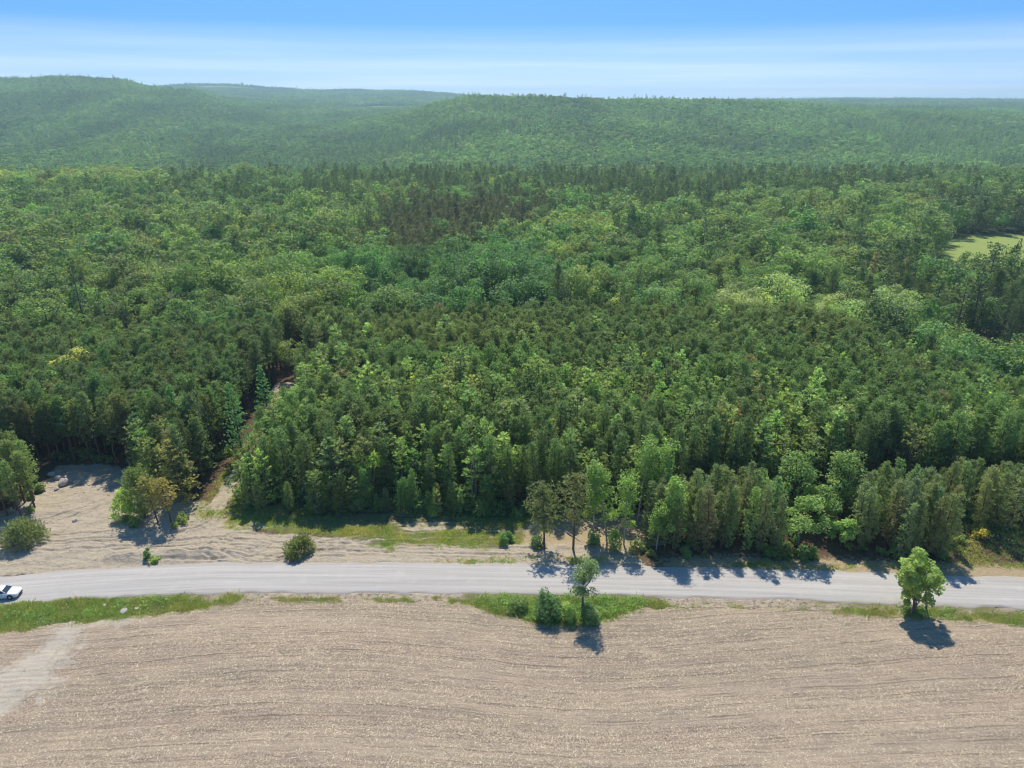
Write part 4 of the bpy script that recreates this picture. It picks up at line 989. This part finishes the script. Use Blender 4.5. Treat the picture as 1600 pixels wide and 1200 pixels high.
# shrubs of the bright opening at the east edge
for i in range(34):
    a = RNG.random() * 6.28; q = RNG.random() ** .5
    x_, y_ = gsx + 4 + math.cos(a) * q * 20, gsy - 2 + math.sin(a) * q * 20
    t = sT(bush(640 + i, h=RNG.uniform(2.2, 6.0), w=RNG.uniform(3.4, 6.2), ncl=22, nl=70, size=.36), x_, y_, C_BRIGHT * RNG.uniform(.95, 1.25), "light green shrub in the grassy opening at the east edge of the plantation", "shrub", "shrub")
    t['group'] = "shrubs of the grassy opening"

# ------------------------------------------------------------------ boulders, log
g = G("pale_rock"); p_ = g.n('ShaderNodeTexCoord').outputs['Object']; f_ = g.noise(p_, 2.2, 5)
g.diffuse(g.mix(f_, (0.34, 0.31, 0.255), (0.58, 0.54, 0.47)), g.bump(g.noise(p_, 7, 4), .6, .06)); M_ROCK = g.m
def boulder(seed, x, y, sx, sy, sz, label, rz=0.0, group=None):
    r = np.random.default_rng(seed); bm = bmesh.new(); bmesh.ops.create_icosphere(bm, subdivisions=3, radius=.5)
    planes = unit(r.normal(size=(9, 3))); off = r.uniform(.30, .43, 9)
    for v in bm.verts:
        c = np.array(v.co)
        for n_, o_ in zip(planes, off):       # broken faces
            dd = c @ n_ - o_
            if dd > 0:
                c = c - n_ * dd * .92
        c = c * (1 + (float(fbm(c[0] * 5 + 9, c[1] * 5 + c[2] * 3, seed, 3)) - .5) * .16)
        v.co = (c[0] * sx * 1.25, c[1] * sy * 1.25, c[2] * sz * 1.25)
    me = bpy.data.meshes.new("boulder"); bm.to_mesh(me); bm.free(); me.materials.append(M_ROCK)
    o = link("boulder", me, label=label, category="boulder"); o.location = (x, y, float(ground_h(x, y)) + sz * .32); o.rotation_euler = (0, 0, rz)
    if group:
        o['group'] = group
GB = "white boulders on the sandy bank"
for i, (px, py, sx, sy, sz, lab) in enumerate([(83, 746, 1.35, 1.1, 1.0, "flat-topped white boulder at the uphill end of the boulder group"), (92, 752, 1.2, 1.0, 1.0, "middle white boulder of the group on the sandy bank"),
                                               (101, 758, 1.6, 1.3, 1.35, "largest white boulder, at the lane end of the boulder group"), (89, 766, .8, .7, .6, "smallest pale boulder, half in grass below the others")]):
    x_, y_ = W(px, py); boulder(600 + i, x_, y_, sx, sy, sz, lab, i * .8, GB)
for i, (px, py, sz_, lab) in enumerate([(194, 957, .85, "pale boulder in the roadside grass at the head of the washed-out sand"), (214, 952, .5, "small stone in the ditch just east of the pale ditch boulder"), (236, 788 + 78, .8, "pale stone on the earth berm beside the leaning sapling"),
                                        (163, 947, .45, "small grey stone in the ditch grass west of the pale boulder"), (118, 816, .7, "low pale rock on the open sand below the white boulders")]):
    x_, y_ = W(px, py); boulder(610 + i, x_, y_, sz_ * 1.1, sz_, sz_ * .7, lab, i * 1.3)
lg = Plant(620); lg.tube([(0, 0, .12), (2.2, -2.9, .2), (3.0, -4.0, .14)], [.15, .11, .06], 7); lg.tube([(1.3, -1.7, .2), (1.7, -1.5, .55)], [.05, .015], 4)
o = link("fallen_log", lg.wood_mesh("fallen_log", M_DEAD), label="bleached fallen log lying on the dry verge below the pines", category="log"); o.location = (8.2, 94.6, float(ground_h(9, 93)) + .02)
lg = Plant(621); lg.tube([(0, 0, .1), (2.6, -1.2, .16)], [.10, .05], 6)
o = link("fallen_log", lg.wood_mesh("fallen_log", M_DEAD), label="short pale fallen pole on the tan ground behind the short lime aspen", category="log"); o.location = (18.5, 92.5, float(ground_h(19, 92)) + .02)

# ------------------------------------------------------------------ the white car
g = G("white_paint"); g.principled((0.80, 0.80, 0.80), .25, coat=.5); M_PAINT = g.m
g = G("dark_glass"); g.principled((0.035, 0.05, 0.065), .06); M_GLASS = g.m
g = G("black_plastic"); g.principled((0.02, 0.02, 0.022), .55); M_BLACK = g.m
g = G("tyre_rubber"); g.principled((0.03, 0.03, 0.03), .85); M_TYRE = g.m
g = G("alloy"); g.principled((0.45, 0.46, 0.48), .3, .8); M_ALLOY = g.m
g = G("lamp_glass"); g.principled((0.60, 0.65, 0.70), .08); M_LAMP = g.m
g = G("tail_red"); g.principled((0.35, 0.02, 0.02), .2); M_RED = g.m
def loft(name, secs, m, parent, cap=True, sm=True):
    """secs: list of rings of (x, y, z)"""
    k = len(secs[0]); v = [p for s in secs for p in s]; f = []
    me = bpy.data.meshes.new(name)
    for i in range(len(secs) - 1):
        for j in range(k):
            a, b = i * k + j, i * k + (j + 1) % k; f.append((a, b, b + k, a + k))
    if cap:
        f.append(tuple(range(k - 1, -1, -1))); f.append(tuple(range((len(secs) - 1) * k, len(secs) * k)))
    me.from_pydata(v, [], f); me.materials.append(m)
    for p in me.polygons:
        p.use_smooth = sm
    me.update(); return link(name, me, parent)
car = thing("car", "white saloon car driving along the gravel road, cut by the picture's west edge", "car")
def ring(x, w, zs, zb, zt, crown):
    h = [(x, -w * .96, zs), (x, -w, zs + (zb - zs) * .5), (x, -w * .965, zb), (x, -w * .80, zt), (x, -w * .4, zt + crown), (x, w * .4, zt + crown), (x, w * .80, zt), (x, w * .965, zb), (x, w, zs + (zb - zs) * .5), (x, w * .96, zs)]
    return h
body = [ring(*a) for a in [(-2.32, .70, .42, .70, .78, .02), (-2.25, .84, .28, .84, .98, .03), (-1.9, .90, .22, .92, 1.04, .03), (-1.3, .91, .20, .93, 1.05, .03), (-.3, .915, .20, .92, 1.0, .02), (.75, .915, .20, .90, .96, .03),
                            (1.35, .90, .20, .86, .91, .045), (1.9, .88, .22, .78, .83, .045), (2.2, .82, .26, .68, .73, .03), (2.36, .66, .34, .56, .62, .02)]]
bo = loft("body", body, M_PAINT, car)
cab = []
for x, zl, w0, zt, w1 in [(-1.85, 1.0, .80, 1.03, .74), (-1.15, 1.0, .82, 1.36, .62), (-.75, 1.0, .83, 1.45, .62), (.05, .98, .83, 1.46, .62), (.45, .97, .83, 1.38, .62), (1.12, .93, .80, .97, .74)]:
    cab.append([(x, -w0, zl), (x, -w1, zt - .03), (x, -w1 * .6, zt + .02), (x, w1 * .6, zt + .02), (x, w1, zt - .03), (x, w0, zl)])
rf = loft("roof", cab, M_PAINT, car)
def panel(name, pts, m, parent, thick=.012):
    """flat quad pane with thickness, pts counter-clockwise seen from outside"""
    P_ = [Vector(p) for p in pts]; n = (P_[1] - P_[0]).cross(P_[2] - P_[0]).normalized() * thick
    me = bpy.data.meshes.new(name); k = len(P_)
    me.from_pydata([p - n * .5 for p in P_] + [p + n for p in P_], [], [tuple(range(k, 2 * k)), tuple(range(k - 1, -1, -1))] + [(i, (i + 1) % k, k + (i + 1) % k, k + i) for i in range(k)])
    me.materials.append(m); me.update(); return link(name, me, parent)
panel("windscreen", [(1.06, -.72, 1.01), (1.06, .72, 1.01), (.50, .57, 1.385), (.50, -.57, 1.385)], M_GLASS, car, .02)
panel("rear_window", [(-1.80, .70, 1.06), (-1.80, -.70, 1.06), (-1.20, -.56, 1.37), (-1.20, .56, 1.37)], M_GLASS, car, .02)
for sg in (-1, 1):
    def sidepane(nm, a):
        pts = [(x, sg * y, z) for x, y, z in a]
        panel(nm, pts if sg < 0 else pts[::-1], M_GLASS, car, .02)
    sidepane("side_window", [(-.25, .815, 1.03), (.88, .80, 1.01), (.38, .655, 1.345), (-.22, .65, 1.40)])
    sidepane("side_window", [(-1.32, .81, 1.05), (-.32, .818, 1.03), (-.30, .65, 1.40), (-1.02, .66, 1.33)])
    panel("headlight", [(2.24, sg * .50, .60), (2.10, sg * .82, .62), (2.02, sg * .84, .74), (2.16, sg * .52, .735)][::(1 if sg > 0 else -1)], M_LAMP, car, .02)
    panel("tail_lamp", [(-2.29, sg * .80, .72), (-2.33, sg * .50, .72), (-2.31, sg * .50, .88), (-2.25, sg * .80, .88)][::(1 if sg > 0 else -1)], M_RED, car, .02)
    mb = bmesh.new(); bmesh.ops.create_uvsphere(mb, u_segments=10, v_segments=6, radius=.5); me = bpy.data.meshes.new("mirror"); mb.to_mesh(me); mb.free(); me.materials.append(M_PAINT)
    o = link("mirror", me, car); o.location = (.78, sg * 1.0, 1.03); o.scale = (.16, .22, .15)
    for xw in (-1.38, 1.40):
        mb = bmesh.new(); bmesh.ops.create_cone(mb, segments=24, radius1=.335, radius2=.335, depth=.21, cap_ends=True); bmesh.ops.bevel(mb, geom=[e for e in mb.edges if abs(e.verts[0].co.z - e.verts[1].co.z) < 1e-4 and len(e.link_faces) == 2], offset=.03, segments=2, affect='EDGES')
        me = bpy.data.meshes.new("wheel"); mb.to_mesh(me); mb.free(); me.materials.append(M_TYRE)
        w_ = link("wheel", me, car); w_.location = (xw, sg * .83, .335); w_.rotation_euler = (R(90), 0, 0)
        mb = bmesh.new(); bmesh.ops.create_cone(mb, segments=20, radius1=.22, radius2=.20, depth=.225, cap_ends=True)
        me = bpy.data.meshes.new("rim"); mb.to_mesh(me); mb.free(); me.materials.append(M_ALLOY); link("rim", me, w_)
        mb = bmesh.new(); bmesh.ops.create_cone(mb, segments=20, radius1=.395, radius2=.395, depth=.03, cap_ends=True)
        me = bpy.data.meshes.new("wheel_arch"); mb.to_mesh(me); mb.free(); me.materials.append(M_BLACK)
        a_ = link("wheel_arch", me, car); a_.location = (xw, sg * .905, .36); a_.rotation_euler = (R(90), 0, 0)
gr = panel("grille", [(2.385, -.45, .37), (2.385, .45, .37), (2.30, .52, .56), (2.30, -.52, .56)], M_BLACK, car, .03)
panel("bumper_intake", [(2.36, -.62, .30), (2.36, .62, .30), (2.39, .5, .36), (2.39, -.5, .36)], M_BLACK, car, .03)
car.location = (-72.15, 77.95, .16); car.rotation_euler = (0, 0, R(7.5))

# ------------------------------------------------------------------ a white barn far off on the hillside
bx, by = (330 - 800) / FOC / (math.cos(PITCH) + math.sin(PITCH) * 456 / -FOC * -1) * 2500, 2500.0
bz = float(ground_h(bx, by)) + 4
barn = thing("barn", "long white barn tiny on the hazy far hillside", "barn", (bx, by, bz))
g = G("white_metal_roof"); g.principled((.80, .80, .80), .45); M_WROOF = g.m
g = G("white_boards"); g.diffuse((.74, .74, .72)); M_WWALL = g.m
me = bpy.data.meshes.new("wall"); me.from_pydata([(x, y, z) for x in (-14, 14) for y in (-6, 6) for z in (-6, 5)] + [(-14, 0, 9), (14, 0, 9)], [], [(0, 4, 5, 1), (2, 3, 7, 6), (0, 1, 8, 3, 2), (4, 6, 7, 9, 5)]); me.materials.append(M_WWALL); link("wall", me, barn)
me = bpy.data.meshes.new("roof"); me.from_pydata([(-14.6, -6.8, 4.6), (14.6, -6.8, 4.6), (14.6, 0, 9.3), (-14.6, 0, 9.3), (-14.6, 6.8, 4.6), (14.6, 6.8, 4.6)], [], [(0, 1, 2, 3), (3, 2, 5, 4)]); me.materials.append(M_WROOF)
r_ = link("roof", me, barn); r_.modifiers.new("thickness", 'SOLIDIFY').thickness = .25

# ------------------------------------------------------------------ grass, weeds, undergrowth, crop residue
def scatter_on(xmin, xmax, ymin, ymax, n, prob):
    x = RNG.uniform(xmin, xmax, n); y = RNG.uniform(ymin, ymax, n); k = RNG.random(n) < prob(x, y); return x[k], y[k]
tuft_p = [proto("grass_tuft", tuft(700 + i, n=16, h=.36, spread=.24, wd=.06), M_BARK) for i in range(4)]
weed_p = [proto("weed_plant", weed(710 + i), M_BARK) for i in range(3)]
bush_p = [proto("low_shrub", bush(720 + i, h=1.5, w=1.9, ncl=10, nl=46, size=.24, stems=0), M_BARK) for i in range(4)]
def north_prob(x, y):
    w_ = (fbm(x / 4, y / 4, 51, 4) - .5); st = fbm(x / 14, y / 1.3, 77, 4)
    gm = smooth(-1, 1.2, poly_sd(x, y, GRASS) + w_ * 4) * smooth(.60, .48, st)
    edge = smooth(-3.5, -.5, poly_sd(x, y, P_CENT)) * smooth(3, 0, poly_sd(x, y, P_CENT)) * (x < 8) * .8
    lane_e = smooth(-2.2, -.4, poly_sd(x, y, LANE)) * smooth(.6, -.2, poly_sd(x, y, LANE)) * .7
    eastside = smooth(1.2, 4, y - road_y(x) - ROAD_HW) * smooth(64, 70, x) * .6
    roadside = smooth(1.5, .3, np.abs(y - road_y(x) - ROAD_HW - .9)) * smooth(-20, -8, x) * smooth(.52, .62, fbm(x / 5, y, 88, 2)) * .8
    return np.clip(gm + edge + lane_e + eastside + roadside, 0, 1)
x, y = scatter_on(-60, 110, 84, 128, 90000, north_prob)
def gmix(x, y, a, b, sc=3.0, sd=7):
    f = np.clip(fbm(x / sc, y / sc, sd, 3) * 1.6 - .3 + RNG.normal(0, .12, len(x)), 0, 1)[:, None]; return (a * (1 - f) + b * f) * (1 + RNG.normal(0, .12, (len(x), 1)))
gc = gmix(x, y, np.array([.078, .132, .036]), np.array([.150, .155, .068])); sw_ = RNG.random(len(x)) < .20; gc[sw_] = np.array([.165, .140, .086]) * RNG.uniform(.7, 1.15, (sw_.sum(), 1))
mass("verge_grass", "green and straw-coloured grass on the verge before the plantation", "grass", np.column_stack([x, y, ground_h(x, y)]), tuft_p, gc, RNG.random(len(x)) * 6.28, RNG.uniform(.4, 1.0, len(x)) * (.5 + 1.4 * fbm(x / 3, y / 3, 81, 3)), RNG.integers(0, 4, len(x)))
x, y = scatter_on(90, 150, 120, 192, 26000, lambda x, y: (((x - gsx - 6) / 24)**2 + ((y - gsy + 6) / 26)**2 < 1) * .8)
gc = gmix(x, y, np.array([.105, .150, .036]), np.array([.150, .175, .052]), 5.0, 13)
mass("meadow_grass", "bright grass of the opening at the east edge of the plantation", "grass", np.column_stack([x, y, ground_h(x, y)]), tuft_p, gc, RNG.random(len(x)) * 6.28, RNG.uniform(.8, 2.0, len(x)), RNG.integers(0, 4, len(x)))
def ditch_prob(x, y):
    lo = field_edge(x); hi = road_y(x) - ROAD_HW - np.interp(x, [-80, -45, -38, 110], [.2, .4, 1.3, 1.3]) + (fbm(x / 3, y, 79, 2) - .5) * 1.2
    m = (y > lo - .6) & (y < hi)
    dens = np.interp(x, [-110, -72, -45, -40, -34, -8, -5, 20, 23, 36, 41, 52, 58, 110], [1, 1, .95, .8, .30, .30, 1, 1, .12, .15, .55, .75, .8, .8])
    thin = np.where((x > -40) & (x < -6), smooth(1.4, .5, np.abs(y - lo - .5)) * 3, 1)
    return m * np.clip(dens * thin, 0, 1) * smooth(.40, .60, fbm(x / 2.6, y / 1.1, 71, 3) + .10 * (dens > .9))
x, y = scatter_on(-110, 110, 66, 80, 90000, ditch_prob)
gc = gmix(x, y, np.array([.075, .118, .036]), np.array([.130, .135, .062]), 2.5, 9); sw_ = RNG.random(len(x)) < .18; gc[sw_] = np.array([.155, .140, .088]) * RNG.uniform(.7, 1.15, (sw_.sum(), 1))
mass("ditch_grass", "rough green grass along the ditch between the road and the field", "grass", np.column_stack([x, y, ground_h(x, y)]), tuft_p, gc, RNG.random(len(x)) * 6.28, RNG.uniform(.4, 1.1, len(x)) * (.4 + 1.6 * fbm(x / 2.5, y / 1.5, 82, 3)), RNG.integers(0, 4, len(x)))
def weeds_prob(x, y):
    a = smooth(-.3, .5, y - field_edge(x)) * smooth(.3, 1.0, road_y(x) - ROAD_HW - y)
    return a * (smooth(-6, -2, x) * smooth(21, 14, x) * .9 + smooth(.5, .62, fbm(x / 4, y / 2, 73, 3)) * .35 * ((x < -42) | (x > 50)))
x, y = scatter_on(-90, 90, 68, 79, 12000, weeds_prob)
gc = gmix(x, y, np.array([.060, .108, .030]), np.array([.105, .148, .040]), 2.0, 10)
mass("ditch_weeds", "bright leafy weeds matted along the field edge round the bushes", "weeds", np.column_stack([x, y, ground_h(x, y)]), weed_p, gc, RNG.random(len(x)) * 6.28, RNG.uniform(.5, 1.15, len(x)), RNG.integers(0, 3, len(x)))
def under_prob(x, y):
    a = smooth(-1.6, -.2, poly_sd(x, y, P_CENT)) * smooth(7, 1.0, poly_sd(x, y, P_CENT)) * (x < 36) * (y < 108) * .9
    b = smooth(-1.0, .5, poly_sd(x, y, P_ROAD)) * .75 * (y > road_y(x) + ROAD_HW + 1.6)
    c = smooth(-1.8, .5, poly_sd(x, y, P_SWEST)) * .9
    d = smooth(-1.0, .5, poly_sd(x, y, P_LEFT)) * smooth(6, 1, poly_sd(x, y, P_LEFT)) * (y < 122) * .75
    f = np.exp(-((x + 59) / 5)**2 - ((y - 95.8) / 1.4)**2) * .9 + (((x - 60) / 46)**2 + ((y - 103) / 4.5)**2 < 1) * .35
    return np.clip(a + b + c + d + f, 0, 1) * smooth(.40, .58, fbm(x / 4, y / 4, 75, 3))
x, y = scatter_on(-120, 125, 86, 122, 5200, under_prob)
gc = gmix(x, y, np.array([.058, .105, .032]), np.array([.110, .135, .052]), 4.0, 12)
mass("undergrowth", "low leafy undergrowth at the feet of the front trees", "undergrowth", np.column_stack([x, y, ground_h(x, y)]), bush_p, gc, RNG.random(len(x)) * 6.28, np.where((x < 10) & (y > 97) & (y < 106) & (x > -48), RNG.uniform(.7, 2.3, len(x)), RNG.uniform(.45, 1.45, len(x))), RNG.integers(0, 4, len(x)))

# loose stones over the dumped earth and along the road edges
def stone_prob(x, y):
    a = smooth(-1, 1, poly_sd(x, y, SAND)) * smooth(.48, .66, fbm(x / 3.5, y / 2.5, 161, 3)) * .8 * (x < -14)
    b = np.exp(-((np.abs(y - road_y(x)) - ROAD_HW - .5) / .5)**2) * .30
    c = ((y > field_edge(x)) & (y < road_y(x) - ROAD_HW) & (x < -44)) * .35
    return np.clip(a + b + c, 0, 1)
x, y = scatter_on(-84, 84, 70, 112, 9000, stone_prob)
stone_p = []
for i in range(3):
    r_g = np.random.default_rng(900 + i); bm = bmesh.new(); bmesh.ops.create_icosphere(bm, subdivisions=1, radius=.5)
    for v in bm.verts:
        v.co = v.co * float(r_g.uniform(.7, 1.1)); v.co.z *= .65
    me = bpy.data.meshes.new("loose_stone"); bm.to_mesh(me); bm.free(); me.materials.append(M_ROCK); stone_p.append(bpy.data.objects.new("loose_stone", me))
mass("loose_stones", "small pale stones strewn over the bare earth and the road edges", "stones", np.column_stack([x, y, ground_h(x, y) + .03]), stone_p, np.ones((len(x), 3)), RNG.random(len(x)) * 6.28, RNG.uniform(.08, .34, len(x)) ** 1.2 * 1.3, RNG.integers(0, 3, len(x)))

# crop residue lying on the tilled rows: one mesh of small strips
n = 300000
x = RNG.uniform(-82, 82, n); y = RNG.uniform(40, 80, n)
k = (y < field_edge(x) - .3) & (np.abs(x) < .82 * y + 16); x, y = x[k], y[k]
rv = sum(row_coord(x + d, y) for d in (-8, -4, 0, 4, 8)) / 5
k = RNG.random(len(x)) < (.25 + .75 * (np.cos(rv * 2 * np.pi / .76) * .5 + .5)) * (.55 + .45 * smooth(.06, .16, np.abs((rv / 1.52) % 1 - .5))) * smooth(.20, .62, fbm(x / 20, rv / 1.2, 150, 4)); x, y, rv = x[k], y[k], rv[k]
z = ground_h(x, y) + .07 + (0.5 + 0.5 * np.cos(rv * 2 * np.pi / .76)) * .036 * .95 + .022
wk = RNG.random(len(x)) > .7 * smooth(-3, 2, poly_sd(x, y, wash)); x, y, rv, z = x[wk], y[wk], rv[wk], z[wk]
n = len(x); a = RNG.random(n) * 6.28; ln = RNG.uniform(.10, .34, n); wd = RNG.uniform(.03, .075, n); tl = RNG.normal(0, .14, n)
dx = np.stack([np.cos(a), np.sin(a), tl], 1) * ln[:, None] * .5; sx_ = np.stack([-np.sin(a), np.cos(a), RNG.normal(0, .2, n)], 1) * wd[:, None] * .5
c = np.stack([x, y, z], 1)
v = np.stack([c - dx - sx_, c + dx - sx_, c + dx + sx_, c - dx + sx_], 1).reshape(-1, 3)
link("crop_residue", quad_mesh("crop_residue", v, np.arange(n * 4).reshape(n, 4), M_STRAW, fattr={"leafv": np.clip(RNG.beta(2.2, 1.8, n), 0, 1)}), kind="stuff", label="pale chopped stalks lying over the tilled rows of the field", category="crop residue")

# ------------------------------------------------------------------ the air
g = G("haze_air")
pv = g.n('ShaderNodeVolumePrincipled'); pv.inputs['Color'].default_value = (0.60, 0.86, 0.92, 1); pv.inputs['Density'].default_value = 0.00019
pv.inputs['Density Attribute'].default_value = ""; pv.inputs['Temperature Attribute'].default_value = ""; pv.inputs['Anisotropy'].default_value = 0.35
g.t.links.new(pv.outputs[0], g.out.inputs['Volume'])
g.m.cycles.volume_sampling = 'DISTANCE'; g.m.cycles.homogeneous_volume = True
bm = bmesh.new(); bmesh.ops.create_cube(bm, size=1.0)
me = bpy.data.meshes.new("haze"); bm.to_mesh(me); bm.free(); me.materials.append(g.m)
hz = link("haze", me, kind="stuff")
z0, z1 = -45.0, 166.0
hz.scale = (10800, 7400, z1 - z0); hz.location = (0, 3300, (z0 + z1) / 2)
